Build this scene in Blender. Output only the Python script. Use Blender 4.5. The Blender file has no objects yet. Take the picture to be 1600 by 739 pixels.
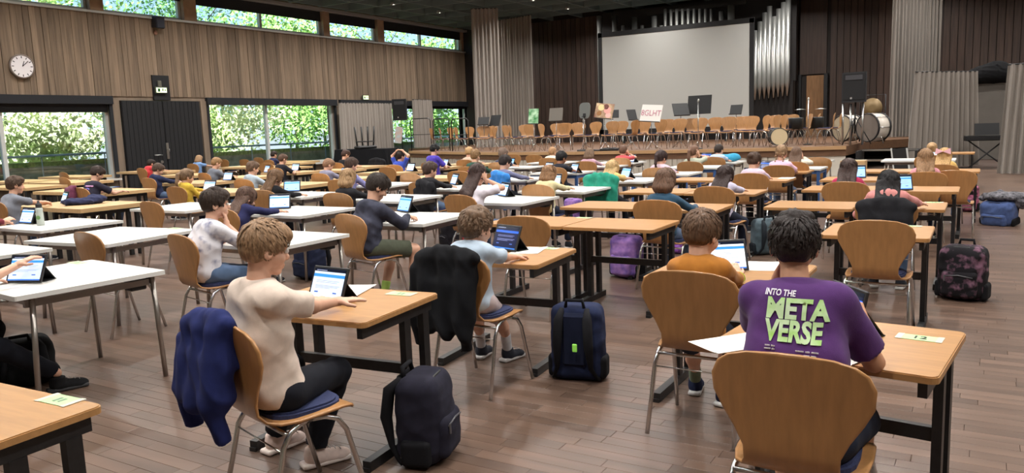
import bpy, bmesh, math, random
import numpy as np
from mathutils import Vector, Matrix
from mathutils.bvhtree import BVHTree
random.seed(7); RNG = np.random.default_rng(7)
S = bpy.context.scene; COL = S.collection; R = math.radians
# ------------------------------------------------------------------ camera
F_PX, YAW, PITCH, ROLL, CAMH = 1217.0, R(31.27), R(7.98), R(-2.08), 1.6
_f = np.array([-math.sin(YAW)*math.cos(PITCH), math.cos(YAW)*math.cos(PITCH), -math.sin(PITCH)])
_r = np.array([math.cos(YAW), math.sin(YAW), 0.0]); _u = np.cross(_r, _f)
_r, _u = _r*math.cos(ROLL)+_u*math.sin(ROLL), _u*math.cos(ROLL)-_r*math.sin(ROLL)
CAM = np.array([0.0, 0.0, CAMH])
cd = bpy.data.cameras.new('camera'); cd.sensor_width = 36.0; cd.lens = F_PX/1600*36.0
cd.clip_start = 0.05; cd.clip_end = 200
co = bpy.data.objects.new('camera', cd); COL.objects.link(co)
co.matrix_world = Matrix(((_r[0], _u[0], -_f[0], 0), (_r[1], _u[1], -_f[1], 0), (_r[2], _u[2], -_f[2], CAMH), (0, 0, 0, 1)))
S.camera = co
def _ray(x, y): return _f*F_PX + _r*(x-800) - _u*(y-369.5)
def atz(x, y, z): d = _ray(x, y); return CAM + d*(z-CAMH)/d[2]
def aty(x, y, Y): d = _ray(x, y); return CAM + d*Y/d[1]
def atx(x, y, X): d = _ray(x, y); return CAM + d*X/d[0]
# ------------------------------------------------------------------ world, sun, exposure
S.view_settings.view_transform = 'Standard'; S.view_settings.look = 'None'
S.view_settings.gamma = 1.0; S.view_settings.use_curve_mapping = False
S.view_settings.exposure = 0.0
S.cycles.use_denoising = True
S.cycles.max_bounces = 6; S.cycles.diffuse_bounces = 4; S.cycles.glossy_bounces = 3; S.cycles.transparent_max_bounces = 8
S.cycles.sample_clamp_indirect = 6.0
W = bpy.data.worlds.new('world'); S.world = W; W.use_nodes = True
nt = W.node_tree; nt.nodes.clear()
wo = nt.nodes.new('ShaderNodeOutputWorld'); bg = nt.nodes.new('ShaderNodeBackground')
sky = nt.nodes.new('ShaderNodeTexSky'); sky.sky_type = 'HOSEK_WILKIE'; sky.turbidity = 5.0; sky.sun_direction = (0.45, -0.35, 0.8)
nt.links.new(sky.outputs[0], bg.inputs[0]); nt.links.new(bg.outputs[0], wo.inputs[0]); bg.inputs[1].default_value = 7.2
sd = bpy.data.lights.new('sun', 'SUN'); sd.energy = 22.0; sd.angle = R(1.0); sd.color = (1.0, 0.96, 0.88)
so = bpy.data.objects.new('sun', sd); COL.objects.link(so)
so.rotation_euler = Vector((-0.45, 0.35, -0.8)).to_track_quat('-Z', 'Y').to_euler()
LAMP_W = 119.0        # power of one ceiling downlight
# ------------------------------------------------------------------ helpers: objects
def srgb(r, g, b):
    return tuple(((c/255)/12.92 if c/255 <= .04045 else ((c/255+.055)/1.055)**2.4) for c in (r, g, b))
def link(o, parent=None):
    COL.objects.link(o)
    if parent is not None: o.parent = parent
    return o
def tag(o, label=None, cat=None, group=None, kind=None):
    if label: o['label'] = label
    if cat: o['category'] = cat
    if group: o['group'] = group
    if kind: o['kind'] = kind
    return o
def empty(name, loc=(0, 0, 0), rz=0.0, label=None, cat=None, group=None):
    o = bpy.data.objects.new(name, None); o.empty_display_size = .1
    o.location = loc; o.rotation_euler = (0, 0, rz); link(o); return tag(o, label, cat, group)
def mesh_np(name, v, f, m=None, smooth=False):
    me = bpy.data.meshes.new(name); v = np.asarray(v, dtype=np.float32); f = np.asarray(f, dtype=np.int32)
    n = f.shape[1]
    me.vertices.add(len(v)); me.vertices.foreach_set('co', v.ravel())
    me.loops.add(f.size); me.loops.foreach_set('vertex_index', f.ravel())
    me.polygons.add(len(f)); me.polygons.foreach_set('loop_start', np.arange(len(f), dtype=np.int32)*n)
    me.polygons.foreach_set('use_smooth', np.full(len(f), smooth, dtype=bool))
    me.update(calc_edges=True); me.validate()
    if m is not None: me.materials.append(m)
    return me
class MB:
    """collects shapes for one mesh"""
    def __init__(s): s.v = []; s.f = []; s.sm = []
    def add(s, vs, fs, smooth=False):
        o = len(s.v); s.v += [tuple(map(float, p)) for p in vs]
        s.f += [tuple(i+o for i in f) for f in fs]; s.sm += [smooth]*len(fs); return s
    def box(s, c, d, rz=0.0, ch=0.0, rot=None):
        x, y, z = d[0]/2, d[1]/2, d[2]/2
        M = rot if rot is not None else Matrix.Rotation(rz, 3, 'Z')
        if ch > 0:
            ch = min(ch, x*.9, y*.9, z*.9)
            vs = []; idx = {}
            for sx in (-1, 1):
                for sy in (-1, 1):
                    for sz in (-1, 1):
                        for a in range(3):
                            p = [sx*x, sy*y, sz*z]
                            for k in range(3):
                                if k != a: p[k] -= (sx, sy, sz)[k]*ch
                            idx[(sx, sy, sz, a)] = len(vs); vs.append(p)
            fs = []
            for a in range(3):
                b, c_ = (a+1) % 3, (a+2) % 3
                for sg in (-1, 1):
                    q = []
                    for (u_, w_) in ((-1, -1), (1, -1), (1, 1), (-1, 1)):
                        t = [0, 0, 0]; t[a] = sg; t[b] = u_; t[c_] = w_; q.append(idx[(*t, a)])
                    fs.append(q if sg > 0 else q[::-1])
                for u_ in (-1, 1):
                    for w_ in (-1, 1):
                        q = []
                        for t_, ax in ((-1, b), (1, b), (1, c_), (-1, c_)):
                            t = [0, 0, 0]; t[a] = t_; t[b] = u_; t[c_] = w_; q.append(idx[(*t, ax)])
                        fs.append(q if u_*w_ < 0 else q[::-1])
            for sx in (-1, 1):
                for sy in (-1, 1):
                    for sz in (-1, 1):
                        q = [idx[(sx, sy, sz, a)] for a in range(3)]
                        fs.append(q if sx*sy*sz > 0 else q[::-1])
        else:
            vs = [(sx*x, sy*y, sz*z) for sx in (-1, 1) for sy in (-1, 1) for sz in (-1, 1)]
            fs = [(0, 1, 3, 2), (4, 6, 7, 5), (0, 4, 5, 1), (2, 3, 7, 6), (0, 2, 6, 4), (1, 5, 7, 3)]
        return s.add([M @ Vector(p) + Vector(c) for p in vs], fs)
    def tube(s, pts, r, n=8, cap=True):
        pts = [Vector(p) for p in pts]; rs = r if hasattr(r, '__len__') else [r]*len(pts)
        vs = []; fs = []; prev = None
        for i, p in enumerate(pts):
            t = (pts[min(i+1, len(pts)-1)]-pts[max(i-1, 0)]).normalized()
            if prev is None:
                a = Vector((0, 0, 1)) if abs(t.z) < .9 else Vector((1, 0, 0)); prev = t.cross(a).normalized()
            prev = (prev - t*prev.dot(t)).normalized(); b = t.cross(prev)
            for k in range(n):
                g = 2*math.pi*k/n; vs.append(p+(prev*math.cos(g)+b*math.sin(g))*rs[i])
        for i in range(len(pts)-1):
            for k in range(n):
                fs.append((i*n+k, i*n+(k+1) % n, (i+1)*n+(k+1) % n, (i+1)*n+k))
        s.add(vs, fs, True)
        if cap:
            o = len(s.v)-len(vs); s.f.append(tuple(o+k for k in reversed(range(n)))); s.sm.append(False)
            o2 = o+(len(pts)-1)*n; s.f.append(tuple(o2+k for k in range(n))); s.sm.append(False)
        return s
    def prism(s, outline, z0, z1, M=None):
        n = len(outline); M = M or Matrix.Identity(4)
        vs = [M @ Vector((x, y, z0)) for x, y in outline]+[M @ Vector((x, y, z1)) for x, y in outline]
        fs = [tuple(reversed(range(n))), tuple(range(n, 2*n))]+[(i, (i+1) % n, n+(i+1) % n, n+i) for i in range(n)]
        return s.add(vs, fs)
    def lathe(s, prof, c=(0, 0, 0), n=16, M=None, cap=True):
        M = M or Matrix.Identity(3); c = Vector(c); vs = []; fs = []
        for r_, z in prof:
            for k in range(n):
                g = 2*math.pi*k/n; vs.append(M @ Vector((r_*math.cos(g), r_*math.sin(g), z))+c)
        for i in range(len(prof)-1):
            for k in range(n): fs.append((i*n+k, i*n+(k+1) % n, (i+1)*n+(k+1) % n, (i+1)*n+k))
        s.add(vs, fs, True)
        if not cap: return s
        o = len(s.v)-len(vs); s.f.append(tuple(o+k for k in reversed(range(n)))); s.sm.append(False)
        o2 = o+(len(prof)-1)*n; s.f.append(tuple(o2+k for k in range(n))); s.sm.append(False)
        return s
    def mesh(s, name, m):
        me = bpy.data.meshes.new(name); me.from_pydata(s.v, [], s.f)
        me.polygons.foreach_set('use_smooth', s.sm); me.update()
        if m is not None: me.materials.append(m)
        return me
    def build(s, name, m, parent=None): return obj(name, s.mesh(name, m), parent)
def obj(name, me, parent=None, loc=None, rz=None):
    o = bpy.data.objects.new(name, me); link(o, parent)
    if loc is not None: o.location = loc
    if rz is not None: o.rotation_euler = (0, 0, rz)
    return o
def rrect(x0, x1, y0, y1, r, n=4):
    pts = []
    for cx, cy, a0 in ((x1-r, y1-r, 0), (x0+r, y1-r, 90), (x0+r, y0+r, 180), (x1-r, y0+r, 270)):
        for k in range(n+1):
            a = R(a0+90*k/n); pts.append((cx+r*math.cos(a), cy+r*math.sin(a)))
    return pts
def copy_tree(o, parent=None):
    c = o.copy(); COL.objects.link(c); c.parent = parent
    for ch in list(o.children): copy_tree(ch, c)
    return c
# ------------------------------------------------------------------ materials
_M = {}
def mat(name, col, rough=.6, metal=0.0, var=0.0, scale=8.0, stretch=(1, 1, 1), bump=0.0, bscale=None, col2=None, emit=0.0,
        objrand=0.0, attr=None, coat=0.0, sheen=0.0, coords='Object', detail=4.0, spec=.5):
    if name in _M: return _M[name]
    m = bpy.data.materials.new(name); m.use_nodes = True; t = m.node_tree; b = t.nodes['Principled BSDF']; L = t.links
    b.inputs['Roughness'].default_value = rough; b.inputs['Metallic'].default_value = metal
    b.inputs['Specular IOR Level'].default_value = spec
    if coat: b.inputs['Coat Weight'].default_value = coat; b.inputs['Coat Roughness'].default_value = .25
    if sheen: b.inputs['Sheen Weight'].default_value = sheen
    b.inputs['Base Color'].default_value = (*col, 1)
    if var or col2 or bump or objrand or attr:
        tc = t.nodes.new('ShaderNodeTexCoord'); mp = t.nodes.new('ShaderNodeMapping'); L.new(tc.outputs[coords], mp.inputs[0])
        mp.inputs['Scale'].default_value = [scale*k for k in stretch]
        nz = t.nodes.new('ShaderNodeTexNoise'); nz.inputs['Scale'].default_value = 1.0; nz.inputs['Detail'].default_value = detail; L.new(mp.outputs[0], nz.inputs[0])
        rp = t.nodes.new('ShaderNodeValToRGB'); L.new(nz.outputs[0], rp.inputs[0])
        c2 = col2 or tuple(min(1, c*(1+var)) for c in col); c1 = col if col2 else tuple(c*(1-var) for c in col)
        rp.color_ramp.elements[0].position = .32; rp.color_ramp.elements[1].position = .68
        rp.color_ramp.elements[0].color = (*c1, 1); rp.color_ramp.elements[1].color = (*c2, 1)
        out = rp.outputs[0]
        if objrand or attr:
            if attr:
                at = t.nodes.new('ShaderNodeAttribute'); at.attribute_name = attr; src = at.outputs['Fac']
            else:
                oi = t.nodes.new('ShaderNodeObjectInfo'); src = oi.outputs['Random']
                off = t.nodes.new('ShaderNodeVectorMath'); off.operation = 'SCALE'; cm = t.nodes.new('ShaderNodeCombineXYZ')
                for i in range(3): L.new(src, cm.inputs[i])
                L.new(cm.outputs[0], off.inputs[0]); off.inputs['Scale'].default_value = 37.0; L.new(off.outputs[0], mp.inputs['Location'])
            mr = t.nodes.new('ShaderNodeMapRange'); L.new(src, mr.inputs[0]); k = objrand or .3
            mr.inputs[3].default_value = 1-k; mr.inputs[4].default_value = 1+k
            hs = t.nodes.new('ShaderNodeHueSaturation'); L.new(mr.outputs[0], hs.inputs['Value']); L.new(out, hs.inputs['Color']); out = hs.outputs[0]
        L.new(out, b.inputs['Base Color'])
        if bump:
            bp = t.nodes.new('ShaderNodeBump'); bp.inputs['Strength'].default_value = bump; bp.inputs['Distance'].default_value = .01
            if bscale:
                n2 = t.nodes.new('ShaderNodeTexNoise'); n2.inputs['Scale'].default_value = bscale; L.new(tc.outputs[coords], n2.inputs[0]); L.new(n2.outputs[0], bp.inputs['Height'])
            else: L.new(nz.outputs[0], bp.inputs['Height'])
            L.new(bp.outputs[0], b.inputs['Normal'])
    if emit:
        b.inputs['Emission Color'].default_value = (*col, 1); b.inputs['Emission Strength'].default_value = emit
    _M[name] = m; return m
def glass_mat():
    m = bpy.data.materials.new('window_glass'); m.use_nodes = True; t = m.node_tree; t.nodes.clear()
    o = t.nodes.new('ShaderNodeOutputMaterial'); mx = t.nodes.new('ShaderNodeMixShader'); tr = t.nodes.new('ShaderNodeBsdfTransparent'); g = t.nodes.new('ShaderNodeBsdfGlossy')
    g.inputs['Roughness'].default_value = .02; tr.inputs[0].default_value = (.94, .97, .96, 1)
    mx.inputs[0].default_value = .06
    t.links.new(tr.outputs[0], mx.inputs[1]); t.links.new(g.outputs[0], mx.inputs[2]); t.links.new(mx.outputs[0], o.inputs[0]); return m
GLASS = glass_mat()
CHROME = mat('chrome_tube', (.62, .61, .60), .22, 1.0)
BLACKST = mat('black_steel', (.012, .012, .013), .45, 0, .3, 30)
BLUEST = mat('blue_steel', srgb(62, 96, 150), .45)
DARKPL = mat('black_plastic', (.012, .012, .013), .5)
PLYTOP = mat('plywood_desktop', srgb(170, 126, 79), .38, 0, .10, 5, (1, 9, 9), .02, objrand=.06)
PLYEDGE = mat('thick_wood_desktop', srgb(196, 162, 116), .42, 0, .12, 5, (9, 1, 9), objrand=.05)
WHITETOP = mat('white_laminate', srgb(214, 213, 208), .35, 0, .015, 3)
CHAIRWOOD = mat('bent_plywood', srgb(168, 122, 76), .34, 0, .10, 6, (6, 6, .7), .02, objrand=.10, coat=.15)
NAVYPAD = mat('navy_seat_fabric', srgb(38, 46, 82), .9, 0, .2, 120)
# ================================================================== THE ROOM
WX = -22.6; BY = 33.2; RX = 7.0; FY = -5.0; CZ = 6.45
def wallY(px, py=160): return float(atx(px, py, WX)[1])
def struct(o): o['kind'] = 'structure'; return o
CONCRETE = mat('board_marked_concrete', srgb(128, 112, 96), .85, 0, .16, 6, (1, 1, .15), .1)
BOARD = mat('grey_brown_wall_board', srgb(124, 106, 88), .8, 0, .24, 7, (2.2, 2.2, .12), .15, objrand=.24)
DARKBOARD = mat('dark_stained_board', srgb(62, 46, 38), .6, 0, .25, 7, (2.2, 2.2, .15), .15, objrand=.25)
WHITEFR = mat('pale_window_frame', srgb(190, 192, 190), .5)
BLIND = mat('black_roller_blind', srgb(24, 26, 32), .8)
PLASTER = mat('cream_plaster', srgb(176, 166, 150), .85, 0, .04, 3)
# ---- floor: a bed with oak strips on it
FLOORW = mat('worn_parquet', srgb(98, 78, 66), .34, 0, .20, 1.6, (.7, 5, 5), .05, coords='Object', attr='tone', objrand=.19, spec=.5)
FLOORI = mat('worn_parquet_strip', srgb(98, 78, 66), .34, 0, .20, 1.6, (.7, 5, 5), .05, objrand=.19, spec=.5)
fb = MB().box((( WX+RX)/2, (BY+FY)/2, -.06), (RX-WX, BY-FY, .1)).build('floor', mat('parquet_joint', srgb(66, 49, 40), .7)); struct(fb)
SW, SL = .085, .56
rows = []
y = FY; ri = 0
while y < 24.5:
    x = WX+.2+random.random()*SL
    while x < 3.2:
        rows.append((x, y)); x += SL
    y += SW; ri += 1
rows = np.array(rows)
q = rows+np.array([SL/2, SW/2])-0.0
dd = np.hypot(q[:, 0], q[:, 1])
rel = np.stack([q[:, 0], q[:, 1], np.full(len(q), -CAMH)], 1)
zc = rel@_f; px = 800+F_PX*(rel@_r)/np.maximum(zc, .01); py = 369.5-F_PX*(rel@_u)/np.maximum(zc, .01)
vis = (zc > .5) & (px > -400) & (px < 2000) & (py > 150) & (py < 1100)
keep = vis | (dd < 3)
inview = (zc > .5) & (px > -60) & (px < 1660) & (py < 760)
order = np.argsort(np.where(inview, zc, 1e6)); near = set(order[:300].tolist())
g = .0008
pl = MB().box((0, 0, .004), (SL-2*g, SW-2*g, .012), ch=.0012).mesh('oak_strip', FLOORI)
V = []; Fq = []; tone = []
for i in np.nonzero(keep)[0]:
    x, y = rows[i]
    if int(i) in near:
        o = obj('strip', pl, fb, (x+SL/2, y+SW/2, 0)); continue
    b = len(V); V += [(x+g, y+g, .01), (x+SL-g, y+g, .01), (x+SL-g, y+SW-g, .01), (x+g, y+SW-g, .01)]
    Fq.append((b, b+1, b+2, b+3)); tone.append(random.random())
pm = mesh_np('parquet_strips', V, Fq, FLOORW)
at_ = pm.attributes.new('tone', 'FLOAT', 'FACE'); at_.data.foreach_set('value', tone)
po = obj('parquet_strips', pm, fb); po['kind'] = 'stuff'
# ---- left wall with boards
def wallbox(b, y0, y1, z0, z1, t=.4): b.box((WX-t/2, (y0+y1)/2, (z0+z1)/2), (t, y1-y0, z1-z0))
W1R = wallY(169, 156); DL = wallY(186, 157); DR = wallY(309, 158); W2L = wallY(323, 153); W2R = wallY(521, 156)
W3L, W3R = wallY(531, 160), wallY(668, 160); W4L, W4R = wallY(674, 160), wallY(729, 160)
W1L = 6.4
ZB, ZT, ZS, ZU = .50, 2.95, 5.40, 6.38
wb = MB()
wallbox(wb, FY, BY, ZT, ZS); wallbox(wb, FY, BY, ZU, ZU+.4)
lows = [(W1L, W1R), (W2L, W2R), (W3L, W3R), (W4L, W4R)]
cur = FY
for a, b in sorted(lows+[(DL, DR)]):
    wallbox(wb, cur, a, 0, ZT); cur = b
wallbox(wb, cur, BY, 0, ZT)
for a, b in lows: wallbox(wb, a, b, 0, ZB)
wallbox(wb, DL, DR, 2.84, ZT)
wl = struct(wb.build('wall_left', CONCRETE))
bw = .165; yb = 4.0; k = 0
bms = [MB().box((0, 0, (ZT+ZS)/2), (.03+.012*j, bw-.008, ZS-ZT-.02)).mesh('wall_board', BOARD) for j in range(4)]
while yb < BY-.1:
    obj('board', bms[random.randrange(4)], wl, (WX+.012, yb+bw/2, 0)); yb += bw
struct(MB().box((WX+.04, 14, ZS), (.16, 40, .06)).build('trim_1', WHITEFR))
struct(MB().box((WX+.1, 14, ZU+.05), (.3, 40, .10)).build('trim_2', mat('pale_ceiling_edge', srgb(150, 150, 148), .6)))
# ---- windows
def window(n, y0, y1, z0, z1, mull, blind_z, label, hood=True):
    w = struct(empty('window_%d' % n, (WX, (y0+y1)/2, z0))); w['label'] = label
    cx = WX-.16; cy = (y0+y1)/2
    f = MB(); t = .09
    for yy in (y0+t/2, y1-t/2): f.box((cx-WX, yy-cy, (z1-z0)/2), (.12, t, z1-z0))
    for zz in (t/2, z1-z0-t/2): f.box((cx-WX, 0, zz), (.12, y1-y0-2*t, t))
    f.build('window_frame', WHITEFR, w)
    ys = [y0+t]+list(mull)+[y1-t]
    for m_ in mull: MB().box((cx-WX, m_-cy, (z1-z0)/2), (.13, .10, z1-z0-2*t)).build('mullion', WHITEFR, w)
    for a, b in zip(ys[:-1], ys[1:]):
        MB().box((cx-WX, (a+b)/2-cy, (z1-z0)/2), (.012, b-a, z1-z0-2*t)).build('pane', GLASS, w)
    if blind_z < z1:
        MB().box((-.05, 0, (blind_z+z1)/2-z0), (.03, y1-y0-.06, z1-blind_z)).build('blind', BLIND, w)
    if hood:
        bx = MB().box((.06, 0, z1-z0-.11), (.14, y1-y0+.16, .24)); bx.build('blind_box', BLIND, w)
        for yy in (y0-.03, y1+.03): MB().box((.03, yy-cy, (z1-z0)/2-.1), (.08, .10, z1-z0-.25)).build('guide_rail', BLIND, w)
        MB().box((.10, 0, -.03), (.36, y1-y0+.1, .05)).build('window_sill', mat('pale_sill', srgb(196, 192, 184), .5), w)
    return w
window(1, W1L, W1R, ZB, ZT, [wallY(8, 220), wallY(8, 220)-3.4], 2.48, 'wide garden window left of the black door')
window(2, W2L, W2R, ZB, ZT, [wallY(421, 200)], 2.72, 'wide two-pane garden window right of the black door')
window(3, W3L, W3R, ZB, ZT, [(W3L+W3R)/2], 2.6, 'garden window half hidden by pleated curtains')
window(4, W4L, W4R, ZB, ZT, [], 2.6, 'garden window behind the stage chairs')
ups = [(4.0, wallY(139, 20), [8.5]), (wallY(160, 20), wallY(286, 32), []), (wallY(306, 36), wallY(504, 55), [wallY(411, 46)]),
       (wallY(514, 58), wallY(589, 66), []), (wallY(599, 68), wallY(721, 80), [wallY(660, 75)])]
nm = ['first', 'second', 'third', 'fourth', 'fifth']
for i, (a, b, m_) in enumerate(ups):
    window(5+i, a, b, ZS+.03, ZU, m_, [6.37, 6.05, 6.0, 6.0, 6.0][i], 'high strip window, %s from the camera side' % nm[i], False)
for i, (a, b) in enumerate(zip([u_[1] for u_ in ups[:-1]], [u_[0] for u_ in ups[1:]])):
    MB().box((WX-.1, (a+b)/2, (ZS+ZU)/2), (.36, b-a, ZU-ZS)).build('pier', mat('pinkish_pier', srgb(160, 132, 108), .8, 0, .1, 5), wl)
MB().box((WX-.2, (ups[-1][1]+BY)/2, (ZS+ZU)/2), (.4, BY-ups[-1][1], ZU-ZS)).build('pier', _M['pinkish_pier'], wl)
for a, b in ((W1R, DL), (DR, W2L)):
    MB().box((WX+.02, (a+b)/2, 1.42), (.05, b-a-.12, 2.84)).build('pier', CONCRETE, wl)
# ---- black double door with exit sign
DOORM = mat('black_door_board', srgb(17, 18, 22), .6, 0, .2, 6, (1, 6, .3), .1)
d = struct(empty('door_1', (WX, (DL+DR)/2, 0))); d['label'] = 'wide black double door between the garden windows'
dw = (DR-DL)/2
for s in (-1, 1):
    lf = MB().box((.03, s*dw/2, 1.42), (.09, dw-.02, 2.82)).build('door_leaf', DOORM, d)
    n = 9
    for j in range(n): MB().box((.08, s*dw/2+(j-(n-1)/2)*(dw-.04)/n, 1.42), (.02, (dw-.04)/n-.012, 2.78)).build('board', DOORM, lf)
hd = atx(258, 236, WX+.1); hy = float(hd[1])-(DL+DR)/2; hz = float(hd[2])
STEEL = mat('brushed_steel', (.55, .55, .54), .3, 1.0)
MB().box((.10, hy+.10, hz), (.02, .09, .52), ch=.006).tube([(.11, hy+.1, hz+.06), (.17, hy+.1, hz+.06), (.17, hy+.1, hz-.02)], .02).build('lock_plate', STEEL, d)
MB().tube([(.1, hy-.15, hz-.12), (.16, hy-.15, hz-.12), (.16, hy-.42, hz-.11)], .022).build('door_handle', STEEL, d)
MB().lathe([(.05, 0), (.05, .02)], (.1, hy-.15, hz-.34), 14, Matrix.Rotation(R(90), 3, 'Y')).build('keyhole_cover', STEEL, d)
a0, a1 = wallY(235, 120), wallY(261, 120); zt = float(atx(247, 118, WX)[2])
pb = MB().box((WX+.05, (a0+a1)/2, (zt+2.86)/2), (.06, a1-a0, zt-2.86)).build('door_overpanel', DOORM)
pb['kind'] = 'structure'; pb.name = 'trim_3'
def exit_sign(name, px0, py0, w, h, label, x=WX+.1):
    p = atx(px0, py0, x); e = empty(name, tuple(p), 0, label, 'sign')
    MB().box((.03, 0, 0), (.06, w, h), ch=.008).build('housing', mat('sign_housing', srgb(70, 76, 66), .6), e)
    MB().box((.064, 0, 0), (.008, w*.86, h*.74)).build('lit_panel', mat('exit_panel_glow', srgb(225, 240, 190), .5, emit=1.6), e)
    gm = mat('exit_green', srgb(20, 90, 40), .5)
    b = MB().box((.070, -w*.22, 0), (.004, w*.2, h*.5)).box((.070, w*.1, h*.02), (.004, w*.10, h*.34)).box((.070, w*.1, h*.24), (.004, w*.07, h*.12))
    b.add([(.072, w*.34, h*.2), (.072, w*.34, -h*.2), (.072, w*.2, 0)], [(0, 1, 2)]); b.build('running_figure_and_arrow', gm, e)
    return e
exit_sign('exit_sign', 250.5, 141, .42, .2, 'lit green exit sign above the black double door')
exit_sign('exit_sign', 570, 152.5, .36, .2, 'small lit exit sign above the pleated wall curtain')
p = atx(249, 131, WX+.1); tag(MB().box(tuple(p), (.06, .12, .2), ch=.01).build('emergency_lamp', mat('grey_plastic', srgb(96, 94, 84), .6)), 'small grey emergency lamp over the exit sign', 'lamp')
# ---- clock
p = atx(33, 104, WX+.06); ck = empty('wall_clock', tuple(p), 0, 'round white wall clock on the boarded wall', 'clock')
MY = Matrix.Rotation(R(90), 3, 'Y')
MB().lathe([(.30, 0), (.33, .02), (.33, .06), (.30, .08), (.29, .06)], (0, 0, 0), 28, MY).build('rim', mat('clock_rim', srgb(120, 108, 100), .4), ck)
MB().lathe([(.29, .055), (.29, .062)], (0, 0, 0), 28, MY).build('dial', mat('clock_dial', srgb(226, 222, 224), .5), ck)
BK = mat('ink_black', (.01, .01, .01), .6)
for h in range(12):
    a = 2*math.pi*h/12; r_ = .245
    MB().box((.066, r_*math.sin(a), r_*math.cos(a)), (.006, .02, .055), rot=Matrix.Rotation(-a, 3, 'X')).build('hour_mark', BK, ck)
for a, l_, n in ((R(22), .15, 'hour_hand'), (R(48), .22, 'minute_hand')):
    MB().box((.072, l_/2*math.sin(a), l_/2*math.cos(a)), (.006, .016, l_), rot=Matrix.Rotation(-a, 3, 'X')).build(n, BK, ck)
# ---- small loudspeaker under the high windows
p = atx(247, 35, WX+.2); sp = empty('wall_speaker', tuple(p), 0, 'small black loudspeaker under the high strip window', 'speaker')
MB().box((0, 0, 0), (.26, .30, .36), ch=.02, rot=Matrix.Rotation(R(8), 3, 'Y')).build('cabinet', mat('dark_cabinet', srgb(30, 32, 40), .5), sp)
MB().box((.135, 0, -.02), (.012, .25, .31)).build('grille', mat('speaker_grille', srgb(46, 48, 58), .8, 0, .2, 200), sp)
MB().tube([(-.2, 0, 0), (-.1, 0, 0)], .03).build('bracket', DARKPL, sp)
p = atx(242.5, 51, WX+.05); tag(MB().lathe([(.07, 0), (.07, .03), (.03, .04)], tuple(p), 14, MY).build('wall_socket', mat('copper_socket', srgb(150, 110, 90), .5)), 'small round copper wall socket below the black loudspeaker', 'socket')
# ---- other walls
wk = struct(MB().box(((WX+RX)/2, BY+.2, CZ/2+.2), (RX-WX+1, .4, CZ+.6)).build('wall_back', mat('dark_backing', srgb(30, 23, 20), .8)))
bx0 = -21.6; bwid = .24; k = 0
dms = [MB().box((0, 0, CZ/2), (bwid-.02, .04+.02*j, CZ)).mesh('dark_board', DARKBOARD) for j in range(3)]
DOX0, DOX1 = float(aty(1250, 140, BY)[0]), float(aty(1291, 140, BY)[0]); DOZ = float(aty(1270, 116, BY)[2])
while bx0 < RX:
    xc = bx0+bwid/2
    if not (DOX0-.05 < xc < DOX1+.05): obj('board', dms[random.randrange(3)], wk, (xc, BY-.02, 0))
    bx0 += bwid
for xx in (DOX0, DOX1): MB().box((xx, BY-.1, DOZ/2), (.14, .2, DOZ)).build('post', DARKPL, wk)
MB().box(((DOX0+DOX1)/2, BY-.03, (DOZ+CZ)/2), (DOX1-DOX0, .06, CZ-DOZ)).build('board', DARKBOARD, wk)
dr = struct(MB().box(((DOX0+DOX1)/2+.1, BY-.01, DOZ/2), (DOX1-DOX0-.3, .03, DOZ-.1)).build('door_2', mat('oak_painted_as_lit', srgb(132, 96, 62), .6, 0, .2, 5, (5, 5, .5))))  # lighter oak colour stands in for the lit interior behind the opening
struct(MB().box((RX+.2, (BY+FY)/2, CZ/2+.2), (.4, BY-FY+.8, CZ+.6)).build('wall_right', PLASTER))
struct(MB().box(((WX+RX)/2, FY-.2, CZ/2+.2), (RX-WX+1, .4, CZ+.6)).build('wall_front', PLASTER))
# ---- ceiling with deep coffers
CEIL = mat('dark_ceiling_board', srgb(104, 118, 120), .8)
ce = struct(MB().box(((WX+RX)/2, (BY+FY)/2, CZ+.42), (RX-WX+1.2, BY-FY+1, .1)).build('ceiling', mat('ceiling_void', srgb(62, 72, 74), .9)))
bl = BY-FY; sp_ = 1.5
bmx = MB().box((0, 0, 0), (.07, bl, .36)).mesh('beam', CEIL); bmy = MB().box((0, 0, 0), (RX-WX-.4, .07, .36)).mesh('beam', CEIL)
x = WX+.6
while x < RX: obj('beam', bmx, ce, (x, (BY+FY)/2, CZ+.18)); x += sp_
y = FY+.8
while y < BY: obj('beam', bmy, ce, ((WX+RX)/2+.2, y, CZ+.179)); y += sp_
# downlights sit in the coffers
LMAT = mat('downlight_lens', (1.0, .95, .86), .4, emit=14.0); RIM = mat('downlight_rim', srgb(150, 150, 150), .5)
lrim = MB().lathe([(.09, .10), (.11, 0), (.085, -.005), (.08, .09)], (0, 0, 0), 14).mesh('rim', RIM)
llens = MB().lathe([(.078, .012), (.078, .018)], (0, 0, 0), 14).mesh('lens', LMAT)
lamp = bpy.data.lights.new('downlight', 'AREA'); lamp.shape = 'DISK'; lamp.size = .16; lamp.energy = LAMP_W; lamp.color = (1.0, .965, .92); lamp.spread = R(150)
li = 0
for yy in np.arange(.3, 32.0, 3.0):
    for xx in np.arange(WX+2.85, RX-1, 4.5):
        li += 1
        e = empty('downlight', (float(xx), float(yy), CZ-.01), 0, 'small round recessed ceiling downlight', 'ceiling light', 'recessed ceiling downlights')
        obj('rim', lrim, e); obj('lens', llens, e)
        MB().box((0, 0, .06), (.30, .30, .05)).build('mounting_plate', CEIL, e) if False else None
        lo = bpy.data.objects.new('bulb', lamp); link(lo, e); lo.location = (0, 0, -.006)
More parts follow.
